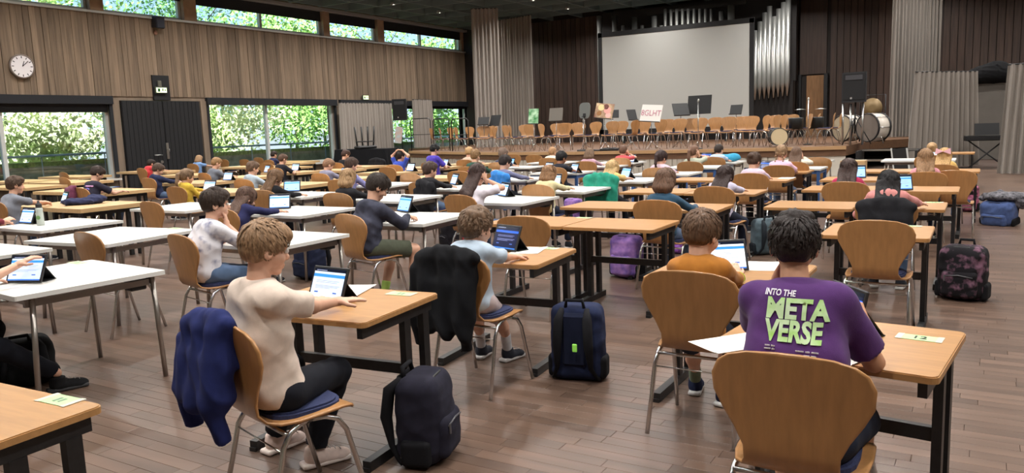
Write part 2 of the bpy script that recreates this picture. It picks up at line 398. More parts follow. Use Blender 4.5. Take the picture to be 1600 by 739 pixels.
# ================================================================== OUTSIDE
LAWN = mat('lawn_grass', srgb(96, 130, 60), .9, 0, .3, 3)
struct(MB().box((WX-14, 16, -.35), (27, 80, .1)).build('ground_outside', LAWN))
lw = MB().box((WX-2.2, 16, .55), (.3, 60, .75)).build('garden_wall', mat('mossy_garden_wall', srgb(120, 124, 112), .9, 0, .3, 4)); tag(lw, 'low mossy garden wall outside the windows', 'wall')
MB().box((WX-2.35, 16, .98), (.6, 60, .16)).build('hedge_top', mat('moss_top', srgb(110, 130, 70), .9, 0, .4, 12), lw)
rl = empty('garden_railing', (WX-1.9, 16, .2), 0, 'grey metal railing in front of the garden wall', 'railing')
RAILM = mat('grey_rail', srgb(128, 150, 165), .4, .3)
MB().tube([(0, -29, 1.05), (0, 29, 1.05)], .035).build('handrail', RAILM, rl)
for j in range(30): MB().tube([(0, -29+j*2, -.5), (0, -29+j*2, 1.05)], .02, 6).build('post', RAILM, rl)
def leaf_mesh(name, blobs, n, size, m, rng):
    c = np.array([b[:3] for b in blobs]); r_ = np.array([b[3:6] for b in blobs])
    w = r_.prod(1)**(2/3); pick = rng.choice(len(blobs), n, p=w/w.sum())
    dv = rng.normal(size=(n, 3)); dv /= np.linalg.norm(dv, axis=1)[:, None]
    P = c[pick]+dv*r_[pick]*(rng.random((n, 1))**.35)
    a = rng.normal(size=(n, 3)); a /= np.linalg.norm(a, axis=1)[:, None]
    b = np.cross(a, rng.normal(size=(n, 3))); b /= np.linalg.norm(b, axis=1)[:, None]
    s = size*(.6+.8*rng.random((n, 1)))
    V = np.stack([P-a*s, P+b*s*.55, P+a*s, P-b*s*.55], 1).reshape(-1, 3)
    return mesh_np(name, V, np.arange(4*n).reshape(-1, 4), m)
LEAFS = [mat('leaf_green_%d' % i, c, .6, 0, .35, 1.2) for i, c in enumerate((srgb(134, 178, 98), srgb(176, 202, 130), srgb(92, 140, 78), srgb(208, 218, 180)))]
BARK = mat('grey_bark', srgb(96, 88, 74), .9, 0, .3, 10, (1, 1, .2))
def tree(x, y, h, w, m, label, n=2600, trunk_r=.09, cat='tree', nm='garden_tree'):
    e = empty(nm, (x, y, -.3), 0, label, cat, 'garden trees outside the windows')
    rg = np.random.default_rng(int(abs(x*31+y*17)))
    base = .12*h; blobs = []
    for j in range(9):
        a = rg.random()*6.28; rr = w*.5*rg.random()
        blobs.append((rr*math.cos(a), rr*math.sin(a), base+(h-base)*(.15+.75*rg.random()), w*.42, w*.42, h*.17))
    obj('foliage', leaf_mesh('foliage', blobs, n, .105, m, rg), e)
    t = MB(); t.tube([(0, 0, 0), (.05, .08, h*.3), (-.05, .2, h*.6), (.1, .1, h*.85)], [trunk_r, trunk_r*.85, trunk_r*.6, .02], 7)
    for j in range(6):
        a = rg.random()*6.28; z = h*(.25+.45*rg.random())
        t.tube([(0, .1, z), (math.cos(a)*w*.3, .1+math.sin(a)*w*.3, z+h*.16), (math.cos(a)*w*.5, .1+math.sin(a)*w*.5, z+h*.24)], [trunk_r*.45, trunk_r*.3, .012], 5)
    t.build('trunk', BARK, e)
side = ['left', 'right']
spec = [(-26.5, 9.5, 5.5, 3.2, 2, 'dark glossy shrub tree filling the left garden window edge'), (-29, 12.5, 8.5, 4.5, 0, 'fresh green tree in the middle of the left garden window'),
        (-27.2, 15.6, 4.2, 3.4, 3, 'pale blossoming shrub low in the left garden window'), (-31, 17, 9.5, 5, 1, 'tall pale tree behind the black double door'),
        (-27, 20.2, 6.5, 3.0, 1, 'thin-trunked pale tree in the left pane of the two-pane window'), (-28, 23.6, 5.5, 4, 3, 'sunlit pale bush in the middle of the two-pane window'),
        (-27.5, 27.5, 8, 4.6, 0, 'dense green tree at the right end of the two-pane window'), (-30, 32, 9, 5, 1, 'light green tree seen past the pleated wall curtain'),
        (-25.2, 35.6, 7, 4.2, 0, 'green tree seen through the window behind the stage chairs'), (-34, 22, 10, 6, 0, 'tall green tree far behind the two-pane window'),
        (-34, 10, 10.5, 6, 1, 'tall light tree far behind the left garden window'), (-33, 40, 11, 6, 0, 'tall tree far back at the stage end'), (-38, 30, 12, 7, 2, 'tallest dark tree at the far back of the garden')]
for x, y, h, w, mi, lb in spec: tree(x-1.4, y, h, w, LEAFS[mi], lb, 7000 if x > -30 else 5600)
# ================================================================== FURNITURE BUILDERS
def chair_shell_mesh():
    # side profile of the bent shell (y forward, z up), seat front -> back top
    prof = [(.215, .432), (.20, .447), (.15, .455), (.05, .450), (-.05, .446), (-.12, .448), (-.165, .462), (-.192, .495), (-.205, .54),
            (-.212, .60), (-.219, .66), (-.228, .715), (-.237, .773), (-.245, .819), (-.249, .847), (-.252, .866), (-.254, .876)]
    half = [.175, .198, .213, .217, .212, .193, .162, .146, .148, .176, .214, .242, .246, .226, .190, .130, .035]
    t = .011; nv = 10; top = []; bot = []
    P = [Vector((0, y, z)) for y, z in prof]
    for i, p in enumerate(P):
        tg = (P[min(i+1, len(P)-1)]-P[max(i-1, 0)]).normalized(); n = Vector((0, tg.z, -tg.y))
        n.normalize()
        for j in range(nv+1):
            s = -1+2*j/nv; x = half[i]*math.sin(s*math.pi/2)
            bend = .02*(x/.2)**2 if i > 7 else .006*(x/.2)**2
            q = p+n*bend+Vector((x, 0, 0)); top.append(q+n*t/2); bot.append(q-n*t/2)
    N = len(P); off = len(top); vs = top+bot; fs = []
    for i in range(N-1):
        for j in range(nv):
            a = i*(nv+1)+j; fs.append((a, a+1, a+nv+2, a+nv+1)); b = a+off; fs.append((b, b+nv+1, b+nv+2, b+1))
    rim = [j for j in range(nv+1)]+[i*(nv+1)+nv for i in range(1, N)]+[(N-1)*(nv+1)+j for j in range(nv-1, -1, -1)]+[i*(nv+1) for i in range(N-2, 0, -1)]
    for a, b in zip(rim, rim[1:]+rim[:1]): fs.append((b, a, a+off, b+off))
    m = MB(); m.add(vs, fs, True); return m.mesh('chair_shell', CHAIRWOOD)
CH = {}
def chair_meshes():
    CH['shell'] = chair_shell_mesh()
    ol = [(math.copysign(abs(math.cos(a))**.6, math.cos(a))*.178, math.copysign(abs(math.sin(a))**.6, math.sin(a))*.165+.035) for a in [2*math.pi*k/24 for k in range(24)]]
    CH['seat_pad'] = MB().prism(ol, .452, .472).prism([(x*.93, y*.93+.002) for x, y in ol], .472, .480).mesh('seat_pad', NAVYPAD)
    for s in (-1, 1):
        x = s*.195
        arch = [(x*.93, .02, .438), (x, .075, .436), (x*1.04, .125, .415), (x*1.07, .16, .36), (x*1.1, .20, .2), (x*1.14, .25, .006)]
        CH['front%d' % s] = MB().tube(arch, .0115, 8).mesh('chair_leg', CHROME)
        arch = [(x*.93, .02, .438), (x, -.04, .436), (x*1.04, -.09, .415), (x*1.07, -.125, .36), (x*1.1, -.165, .2), (x*1.14, -.215, .006)]
        CH['rear%d' % s] = MB().tube(arch, .0115, 8).mesh('chair_leg', CHROME)
    CH['crossbar'] = MB().tube([(-.205, -.10, .408), (.205, -.10, .408)], .009, 6).tube([(-.205, .10, .425), (.205, .10, .425)], .009, 6).mesh('crossbar', CHROME)
    CH['brace'] = MB().tube([(-.20, -.13, .345), (.20, -.13, .345)], .004, 5).mesh('brace_rod', CHROME)
chair_meshes()
def chair(x, y, rz, label, group, z=0.0, pad=True, lod=0):
    c = empty('chair', (x, y, z+.012 if z == 0 else z), rz, label, 'chair', group)
    obj('shell', CH['shell'], c)
    if pad: obj('seat_pad', CH['seat_pad'], c)
    for k in ('front-1', 'front1', 'rear-1', 'rear1'): obj('leg', CH[k], c)
    obj('crossbar', CH['crossbar'], c)
    if lod == 0: obj('brace_rod', CH['brace'], c)
    return c
_tm = {}
def table(kind, xr, yn, label, w, d, rot=0.0, group=None):
    """xr, yn: right near corner on the plan, w along x to the left, d away from the camera"""
    key = (kind, round(w, 2), round(d, 2)); h = .74
    if key not in _tm:
        M = {}; T = .012
        if kind == 'B':
            M['desktop'] = MB().prism(rrect(-w, 0, 0, d, .03), h-.026, h-.004).prism(rrect(-w+.004, -.004, .004, d-.004, .028), h-.004, h).mesh('desktop', PLYTOP)
            for s, x in ((0, -w+.07), (1, -.05)):
                M['top_bar#%d' % s] = MB().box((x, d/2, h-.026-.03), (.03, d-.06, .06)).mesh('top_bar', BLACKST)
                M['upright#%d' % s] = MB().box((x, d*.60, (h-.086+.05)/2), (.035, .055, h-.136)).mesh('upright', BLACKST)
                M['upright#%d' % (s+2)] = MB().box((x, d*.86, (h-.086+.05)/2), (.035, .055, h-.136)).mesh('upright', BLACKST)
                M['foot#%d' % s] = MB().box((x, d*.52, .037), (.045, d*.98, .05)).box((x, d*.03+.01, .020), (.04, .04, .02)).box((x, d*.97, .020), (.04, .04, .02)).mesh('foot', BLACKST)
            M['stretcher'] = MB().box((-w/2-.01, d*.60, .40), (w-.12, .03, .055)).mesh('stretcher', BLACKST)
        elif kind in 'WU':
            M['desktop'] = MB().prism(rrect(-w, 0, 0, d, .012, 2), h-.028, h).mesh('desktop', WHITETOP)
            if kind == 'W':
                for i, (sx, sy) in enumerate(((0, 0), (0, 1), (1, 0), (1, 1))):
                    x = -.07 if sx else -w+.07; y = .12 if not sy else d-.06
                    M['leg#%d' % i] = MB().tube([(x, y, h-.03), (x+(.03 if sx else -.03)*.5, y+(.02 if sy else -.04), T)], .0165, 9).mesh('leg', mat('dull_steel_tube', (.36, .33, .30), .3, .9))
                for i, y in enumerate((.12, d-.06)): M['rail#%d' % i] = MB().box((-w/2, y, h-.06), (w-.14, .03, .045)).mesh('rail', _M['dull_steel_tube'])
                for i, x in enumerate((-.09, -w+.09)): M['side_rail#%d' % i] = MB().box((x, d/2, h-.07), (.03, d-.16, .04)).mesh('side_rail', _M['dull_steel_tube'])
                M['hinge_box'] = MB().box((-.14, d-.14, h-.075), (.09, .11, .09), ch=.008).mesh('hinge_box', DARKPL)
            else:
                for i, (sx, sy) in enumerate(((0, 0), (0, 1), (1, 0), (1, 1))):
                    M['leg#%d' % i] = MB().box((-.045 if sx else -w+.045, .045 if not sy else d-.045, (h-.028+T)/2), (.05, .05, h-.028-T), ch=.006).mesh('leg', BLUEST)
                for i, y in enumerate((.045, d-.045)): M['rail#%d' % i] = MB().box((-w/2, y, h-.058), (w-.14, .03, .06)).mesh('rail', BLUEST)
                for i, x in enumerate((-.045, -w+.045)): M['side_rail#%d' % i] = MB().box((x, d/2, h-.058), (.03, d-.14, .06)).mesh('side_rail', BLUEST)
        else:
            M['desktop'] = MB().prism(rrect(-w, 0, 0, d, .01, 2), h-.055, h).mesh('desktop', PLYEDGE)
            for i, (x, y) in enumerate(((-.14, .12), (-.14, d-.25), (-.14, d-.12), (-w+.14, .12), (-w+.14, d-.25), (-w+.14, d-.12))):
                M['leg#%d' % i] = MB().box((x, y, (h-.055+T)/2), (.05, .05, h-.055-T)).mesh('leg', BLACKST)
            for i, x in enumerate((-.14, -w+.14)): M['foot#%d' % i] = MB().box((x, d/2, h-.09), (.04, d-.2, .05)).mesh('top_bar', BLACKST)
        _tm[key] = M
    nm = {'B': 'wooden_desk', 'W': 'white_folding_table', 'U': 'blue_legged_table', 'T': 'thick_wooden_table'}[kind]
    t = empty(nm, (xr, yn, 0), rot, label, 'table', group)
    for k, me in _tm[key].items(): obj(k.split('#')[0], me, t)
    return t
# tablet in a folding case
def screen_mat(name, kind):
    m = bpy.data.materials.new(name); m.use_nodes = True; t = m.node_tree; b = t.nodes['Principled BSDF']; L = t.links
    tc = t.nodes.new('ShaderNodeTexCoord'); sp = t.nodes.new('ShaderNodeSeparateXYZ'); L.new(tc.outputs['Generated'], sp.inputs[0])
    u, v = sp.outputs[0], sp.outputs[2]
    def band(src, lo, hi):
        g1 = t.nodes.new('ShaderNodeMath'); g1.operation = 'GREATER_THAN'; L.new(src, g1.inputs[0]); g1.inputs[1].default_value = lo
        g2 = t.nodes.new('ShaderNodeMath'); g2.operation = 'LESS_THAN'; L.new(src, g2.inputs[0]); g2.inputs[1].default_value = hi
        mu = t.nodes.new('ShaderNodeMath'); mu.operation = 'MULTIPLY'; L.new(g1.outputs[0], mu.inputs[0]); L.new(g2.outputs[0], mu.inputs[1]); return mu.outputs[0]
    def mul(a, c):
        mu = t.nodes.new('ShaderNodeMath'); mu.operation = 'MULTIPLY'; L.new(a, mu.inputs[0]); L.new(c, mu.inputs[1]); return mu.outputs[0]
    base = {'page': srgb(198, 214, 236), 'white': srgb(226, 230, 236), 'dark': srgb(26, 32, 62), 'blue': srgb(150, 190, 235)}[kind]
    text = {'dark': srgb(120, 134, 190)}.get(kind, srgb(150, 160, 178)); bar = {'dark': srgb(44, 96, 214)}.get(kind, srgb(60, 140, 226))
    cur = None
    def over(col, fac):
        nonlocal cur
        mx = t.nodes.new('ShaderNodeMixRGB'); L.new(fac, mx.inputs[0]); mx.inputs[2].default_value = (*col, 1)
        if cur is None: mx.inputs[1].default_value = (*base, 1)
        else: L.new(cur, mx.inputs[1])
        cur = mx.outputs[0]
    for z, x1 in ((.60, .86), (.55, .80), (.44, .9), (.40, .84), (.36, .6)): over(text, mul(band(v, z-.008, z+.008), band(u, .12, x1)))
    over(srgb(70, 100, 180), mul(band(v, .2, .245), band(u, .12, .24))); over(srgb(70, 100, 180), mul(band(v, .2, .245), band(u, .72, .84)))
    over(srgb(60, 120, 210), band(v, .0, .05)); over(bar, band(v, .72, .82)); over(srgb(18, 24, 40), band(v, .9, 1.1)); over(srgb(150, 160, 190), mul(band(v, .93, .95), band(u, .06, .4)))
    L.new(cur, b.inputs['Base Color']); L.new(cur, b.inputs['Emission Color']); b.inputs['Emission Strength'].default_value = .75; b.inputs['Roughness'].default_value = .15
    return m
SCR = {k: screen_mat('screen_'+k, k) for k in ('page', 'white', 'dark', 'blue')}
_tb = {}
def tablet(x, y, z, rz, label, kind='page', tilt=22.0, flat=False, w=.255, h=.185, group='tablets on the desks'):
    """screen faces -y (towards the pupil) and leans back by tilt degrees; x, y is the lower edge"""
    e = empty('tablet', (x, y, z), rz, label, 'tablet', group)
    key = (kind, tilt, flat)
    if key not in _tb:
        Rx = Matrix.Rotation(R(-tilt), 3, 'X') if not flat else Matrix.Rotation(R(-86), 3, 'X')
        def bx(c, d, ch=0):
            return MB().box(Rx @ Vector(c)+Vector((0, 0, .008)), d, rot=Rx, ch=ch)
        P = {}
        P['case'] = bx((0, .006, h/2), (w, .012, h), .004).mesh('case', mat('black_tablet_case', (.010, .010, .012), .5))
        sc = MB().box((0, 0, 0), (w-.03, .001, h-.026)).mesh('screen', SCR[kind]); P['screen'] = sc
        if not flat:
            top = Rx @ Vector((0, .013, h*.62)); st = MB()
            st.add([(-w*.42, top.y, top.z+.008), (w*.42, top.y, top.z+.008), (w*.42, top.y+.085, .004), (-w*.42, top.y+.085, .004),
                    (-w*.42, top.y+.006, top.z+.008), (w*.42, top.y+.006, top.z+.008), (w*.42, top.y+.091, .004), (-w*.42, top.y+.091, .004)],
                   [(0, 1, 2, 3), (7, 6, 5, 4), (0, 4, 5, 1), (2, 6, 7, 3), (1, 5, 6, 2), (3, 7, 4, 0)])
            st.box((0, top.y+.045, .004), (w*.84, .10, .004)); P['stand'] = st.mesh('stand', _M['black_tablet_case'])
        _tb[key] = (P, Rx)
    P, Rx = _tb[key]
    obj('case', P['case'], e)
    so_ = obj('screen', P['screen'], e); so_.rotation_euler = Rx.to_euler(); so_.location = Rx @ Vector((0, -.0008, h/2))+Vector((0, 0, .008))
    if 'stand' in P: obj('stand', P['stand'], e)
    return e
def text_mesh(body, size, extrude=0.0, offset=0.0, m=None, align='CENTER', shear=0.0, sx=1.0):
    cu = bpy.data.curves.new('lettering', 'FONT'); cu.body = body; cu.size = size; cu.extrude = extrude; cu.offset = offset; cu.align_x = align; cu.align_y = 'CENTER'; cu.shear = shear
    cu.resolution_u = 3
    to = bpy.data.objects.new('lettering', cu); COL.objects.link(to); bpy.context.view_layer.update()
    dg = bpy.context.evaluated_depsgraph_get(); me = bpy.data.meshes.new_from_object(to.evaluated_get(dg)); bpy.data.objects.remove(to); bpy.data.curves.remove(cu)
    me.materials.clear()
    if sx != 1.0: me.transform(Matrix.Diagonal((sx, 1, 1, 1)))
    if m: me.materials.append(m)
    return me
CARD = mat('pale_green_card', srgb(172, 208, 150), .6); PAPER = mat('white_paper', srgb(226, 224, 218), .7); TAPE = mat('clear_tape', srgb(214, 214, 196), .25)
def card(x, y, rz, label, num=None):
    e = empty('number_card', (x, y, .7405), rz, label, 'card', 'green number cards taped to the desks')
    MB().box((0, 0, .0008), (.15, .075, .0012)).build('card_sheet', CARD, e)
    for s in (-1, 1): MB().box((s*.07, 0, .0018), (.022, .082, .0006)).build('tape', TAPE, e)
    if num:
        o = obj('number', text_mesh(num, .055, .0003, .0006, BK), e); o.location = (0, 0, .0022)
    else:
        MB().box((-.012, 0, .0022), (.012, .034, .0004)).box((.012, 0, .0022), (.012, .03, .0004)).build('faint_mark', mat('faint_ink', srgb(120, 140, 120), .7), e)
    return e
def sheet(x, y, rz, label, w=.21, d=.297, z=.7405):
    m = MB(); n = 5; vs = []; fs = []
    for i in range(n+1):
        for j in range(n+1): vs.append((-w/2+w*i/n, -d/2+d*j/n, .0008+.004*max(0, (i/n-.7))**2*10))
    for i in range(n):
        for j in range(n): a = i*(n+1)+j; fs.append((a, a+n+1, a+n+2, a+1))
    m.add(vs, fs); o = m.build('paper_sheet', PAPER); o.location = (x, y, z); o.rotation_euler = (0, 0, rz)
    return tag(o, label, 'paper', 'loose paper sheets')
# pleated curtain hanging between two plan points
CURT = mat('pleated_curtain_cloth', srgb(137, 129, 121), .9, 0, .10, 3, (4, 4, .3), sheen=.2)
CURTW = mat('pale_curtain_cloth', srgb(158, 150, 142), .9, 0, .08, 3, (4, 4, .3), sheen=.2)
def curtain(p0, p1, z0, z1, folds, amp, label, m=CURT, spread=1.0, group=None, cat='curtain'):
    p0 = Vector(p0); p1 = Vector(p1); L_ = (p1-p0).length; dx = (p1-p0).normalized(); nrm = Vector((-dx.y, dx.x)); n = folds*8; nz = 6
    rg = random.Random(int(L_*1000)); ph = [rg.uniform(-.5, .5) for _ in range(folds+1)]
    vs = []; fs = []
    for iz in range(nz+1):
        t = iz/nz; z = z0+(z1-z0)*t; a_ = amp*(1.15-.4*t)
        for side in (1, -1):
            for i in range(n+1):
                s = i/n; k = s*folds
                o = a_*(math.sin(2*math.pi*k+ph[min(int(k), folds)]*(1-t))+.35*math.sin(2*math.pi*k*.53+2*t))
                q = p0+dx*(L_*(.5+(s-.5)*(spread+(1-spread)*t)))+nrm*(o+side*.006)
                vs.append((q.x, q.y, z))
    W_ = n+1
    for iz in range(nz):
        for si in (0, 1):
            for i in range(n):
                a = (iz*2+si)*W_+i; b = ((iz+1)*2+si)*W_+i
                fs.append((a, a+1, b+1, b) if si == 1 else (a, b, b+1, a+1))
        for i in (0, n):
            a, b, c, d_ = (iz*2)*W_+i, (iz*2+1)*W_+i, ((iz+1)*2+1)*W_+i, ((iz+1)*2)*W_+i; fs.append((a, b, c, d_))
    e = empty('curtain', (p0.x, p0.y, z0), 0, label, cat, group)
    mm = MB(); mm.add([(x-p0.x, y-p0.y, z-z0) for x, y, z in vs], fs, True); mm.build('cloth', m, e)
    hm = MB(); a = Vector((0, 0, z1-z0)); b = Vector((p1.x-p0.x, p1.y-p0.y, z1-z0)); hm.tube([a, b], .018, 6); hm.build('curtain_rail', DARKPL, e)
    return e
# ================================================================== IMPLICIT SURFACES (one closed mesh from blended shapes)
def cone(a, b, ra, rb, k=.02, ca=False, cb=False, op='u'): return ('c', np.array(a, float), np.array(b, float), ra, rb, k, ca, cb, op)
def ell(c, r, k=.02, A=None, op='u'): return ('e', np.array(c, float), np.array(r, float), np.eye(3) if A is None else np.array(A, float), k, op)
def rbox(c, r, rad, k=.02, A=None, op='u'): return ('b', np.array(c, float), np.array(r, float), np.eye(3) if A is None else np.array(A, float), k, op, rad)
def sdf_mesh(prims, h, noise=None, pad=.03):
    lo = np.full(3, 1e9); hi = -lo
    for p in prims:
        if p[-1] == 's' or (p[0] in 'e' and p[5] == 's') or (p[0] == 'b' and p[5] == 's'): continue
        if p[0] == 'c': r_ = max(p[3], p[4]); l_, u_ = np.minimum(p[1], p[2])-r_, np.maximum(p[1], p[2])+r_
        else:
            ext = np.abs(p[3].T)@p[2]
            l_, u_ = p[1]-ext, p[1]+ext
        lo = np.minimum(lo, l_); hi = np.maximum(hi, u_)
    lo -= pad; hi += pad
    n = np.ceil((hi-lo)/h).astype(int)+1
    D = np.full(n, .2, np.float32)
    ax = [lo[i]+h*np.arange(n[i]) for i in range(3)]
    for p in prims:
        op = p[-1] if p[0] == 'c' else p[5]; k = p[5] if p[0] == 'c' else p[4]
        if p[0] == 'c': r_ = max(p[3], p[4]); l_, u_ = np.minimum(p[1], p[2])-r_, np.maximum(p[1], p[2])+r_
        else: ext = np.abs(p[3].T)@p[2]; l_, u_ = p[1]-ext, p[1]+ext
        m_ = k+3*h
        i0 = np.clip(np.floor((l_-m_-lo)/h).astype(int), 0, n-1); i1 = np.clip(np.ceil((u_+m_-lo)/h).astype(int)+1, 1, n)
        if np.any(i1 <= i0): continue
        X, Y, Z = np.meshgrid(ax[0][i0[0]:i1[0]], ax[1][i0[1]:i1[1]], ax[2][i0[2]:i1[2]], indexing='ij')
        P = np.stack([X, Y, Z], -1)
        if p[0] == 'c':
            ab = p[2]-p[1]; L2 = max(ab@ab, 1e-9); tt = np.clip(((P-p[1])@ab)/L2, 0, 1)
            d = np.linalg.norm(P-p[1]-tt[..., None]*ab, axis=-1)-(p[3]+(p[4]-p[3])*tt)
            dn = ab/math.sqrt(L2)
            if p[6]: d = np.maximum(d, -((P-p[1])@dn))
            if p[7]: d = np.maximum(d, (P-p[2])@dn)
        elif p[0] == 'e':
            q = (P-p[1])@p[3].T; k0 = np.linalg.norm(q/p[2], axis=-1); k1 = np.linalg.norm(q/(p[2]**2), axis=-1)+1e-9
            d = k0*(k0-1)/k1
        else:
            q = np.abs((P-p[1])@p[3].T)-(p[2]-p[6]); d = np.linalg.norm(np.maximum(q, 0), axis=-1)+np.minimum(q.max(-1), 0)-p[6]
        sl = tuple(slice(a, b) for a, b in zip(i0, i1)); E_ = D[sl]
        if op == 's': d = -d; hh = np.clip(.5-.5*(E_-d)/max(k, 1e-5), 0, 1); hh = np.clip(.5+.5*(d-E_)/max(k, 1e-5), 0, 1); D[sl] = E_*(1-hh)+d*hh+k*hh*(1-hh)
        else: hh = np.clip(.5+.5*(E_-d)/max(k, 1e-5), 0, 1); D[sl] = E_*(1-hh)+d*hh-k*hh*(1-hh)
    if noise is not None:
        X, Y, Z = np.meshgrid(*ax, indexing='ij'); D = D+noise(X, Y, Z).astype(np.float32)
    D[0] = D[-1] = .2; D[:, 0] = D[:, -1] = .2; D[:, :, 0] = D[:, :, -1] = .2
    ins = D < 0
    c8 = [ins[a:n[0]-1+a, b:n[1]-1+b, c:n[2]-1+c] for a in (0, 1) for b in (0, 1) for c in (0, 1)]
    s_ = sum(c.astype(np.int8) for c in c8); act = (s_ > 0) & (s_ < 8)
    idx = np.full(act.shape, -1, np.int64); ijk = np.argwhere(act); idx[act] = np.arange(len(ijk))
    cv = np.stack([D[ijk[:, 0]+a, ijk[:, 1]+b, ijk[:, 2]+c] for a in (0, 1) for b in (0, 1) for c in (0, 1)], 1)
    corner = np.array([(a, b, c) for a in (0, 1) for b in (0, 1) for c in (0, 1)], float)
    acc = np.zeros((len(ijk), 3)); cnt = np.zeros(len(ijk))
    for e0, e1 in ((0, 1), (2, 3), (4, 5), (6, 7), (0, 2), (1, 3), (4, 6), (5, 7), (0, 4), (1, 5), (2, 6), (3, 7)):
        a, b = cv[:, e0], cv[:, e1]; mk = (a < 0) != (b < 0); t_ = np.where(mk, a/np.where(mk, a-b, 1), 0)
        acc += mk[:, None]*(corner[e0]+t_[:, None]*(corner[e1]-corner[e0])); cnt += mk
    V = (ijk+acc/cnt[:, None])*h+lo
    F = []
    for axn in range(3):
        a0 = [slice(None)]*3; a1 = [slice(None)]*3; a0[axn] = slice(0, -1); a1[axn] = slice(1, None)
        i_, o_ = ins[tuple(a0)], ins[tuple(a1)]; ch = np.argwhere(i_ != o_); u_, w_ = (axn+1) % 3, (axn+2) % 3
        ok = (ch[:, u_] > 0) & (ch[:, w_] > 0); ch = ch[ok]
        if not len(ch): continue
        def cell(du, dw):
            c = ch.copy(); c[:, u_] -= du; c[:, w_] -= dw; return idx[c[:, 0], c[:, 1], c[:, 2]]
        q = np.stack([cell(1, 1), cell(0, 1), cell(0, 0), cell(1, 0)], 1)
        fl = ~i_[ch[:, 0], ch[:, 1], ch[:, 2]]; q[fl] = q[fl][:, ::-1]; F.append(q)
    return V, np.concatenate(F)
def join_np(parts):
    V = []; F = []; o = 0
    for v, f in parts: V.append(v); F.append(f+o); o += len(v)
    return np.concatenate(V), np.concatenate(F)
def unit(v): v = np.asarray(v, float); return v/(np.linalg.norm(v)+1e-9)
def folds(amp, fr=(60, 25, 18), seed=0):
    """sharp-ridged cloth creases in a few directions"""
    a, b, c = fr; s = seed*1.7
    def fn(X, Y, Z):
        w1 = .5*a*X*.6+.5*b*Y+.8*c*Z+s+1.3*np.sin(11*Z+7*X+s); w2 = -.6*a*X*.5+.4*b*Y-.9*c*Z+1.3*s+1.2*np.sin(9*X-6*Y); w3 = .3*c*Z+.8*b*X+.4*b*Y+s*.7+np.sin(13*Z)
        return amp*(np.abs(np.sin(w1))+.8*np.abs(np.sin(w2))+.6*np.abs(np.sin(w3))-1.3)
    return fn
SKINS = {}
def skin(tone):
    c = {'fair': srgb(214, 166, 140), 'mid': srgb(196, 145, 114), 'tan': srgb(160, 108, 78)}[tone]
    return mat('skin_'+tone, c, .55, 0, .05, 14, bump=.03, bscale=250)
def hairm(rgb):
    return mat('hair_%d_%d_%d' % rgb, tuple(c*.6 for c in srgb(*rgb)), .6, 0, .42, 90, (1, 1, .12), .5, col2=tuple(c*1.15 for c in srgb(*rgb)), spec=.3)
def clothm(name, rgb, var=.08, **kw):
    return mat('cloth_'+name, srgb(*rgb), .92, 0, var, kw.get('scale', 24), bump=.12, bscale=kw.get('bscale', 420), col2=kw.get('col2'), sheen=.0 if sum(rgb) < 200 else .1, spec=.25, detail=kw.get('detail', 4.0))
def ik(Sh, Wr, u, f, pole):
    d = Wr-Sh; L_ = np.linalg.norm(d); L_ = min(L_, (u+f)*.995); dn = unit(d); a = (u*u-f*f+L_*L_)/(2*L_); h = math.sqrt(max(u*u-a*a, 1e-6))
    pp = pole-dn*(pole@dn); return Sh+dn*a+unit(pp)*h, Sh+dn*L_
def hand_prims(wr, hd, nrm, side, curl, s=1.0, spread=.12):
    """wr wrist, hd hand direction, nrm palm normal (palm side), side +1 right / -1 left (thumb towards the body middle)"""
    hd = unit(hd); nrm = unit(nrm-hd*(nrm@hd)); ac = np.cross(hd, nrm)*side     # across, towards the little finger
    L = .085*s; P = []
    A = np.stack([ac, hd, nrm]); pc = wr+hd*(L*.52)
    P.append(cone(wr-hd*.03, wr+hd*.02, .0235*s, .024*s, .012)); P.append(ell(pc, (.037*s, .05*s, .0145*s), .012, A))
    for i, (off, ln) in enumerate(((-.027, .066), (-.009, .075), (.009, .070), (.026, .055))):
        k0 = wr+hd*L*.93+ac*off*s; ln *= s; sp = ac*spread*(i-1.3)*.5
        def dr(an): return unit(hd*math.cos(an)+nrm*math.sin(an)+sp*math.cos(an))
        a1, a2, a3 = curl*.6, curl*1.5, curl*2.1
        p1 = k0+dr(a1)*ln*.45; p2 = p1+dr(a2)*ln*.32; p3 = p2+dr(a3)*ln*.23
        r_ = .0085*s
        P += [cone(k0-hd*.015, p1, r_*1.1, r_, .006), cone(p1, p2, r_, r_*.92, .004), cone(p2, p3, r_*.92, r_*.8, .004)]
    t0 = wr+hd*L*.3-ac*.022*s; t1 = t0+unit(-ac*.8+hd*.55+nrm*.35)*.036*s; t2 = t1+unit(-ac*.25+hd*.9+nrm*(.25+.3*curl))*.034*s
    P += [cone(t0, t1, .0135*s, .0105*s, .008), cone(t1, t2, .0102*s, .0082*s, .004)]
    return P
def head_frame(yaw, pitch, roll=0.0):
    Rm = (Matrix.Rotation(yaw, 3, 'Z') @ Matrix.Rotation(-pitch, 3, 'X') @ Matrix.Rotation(roll, 3, 'Y')); return np.array(Rm)
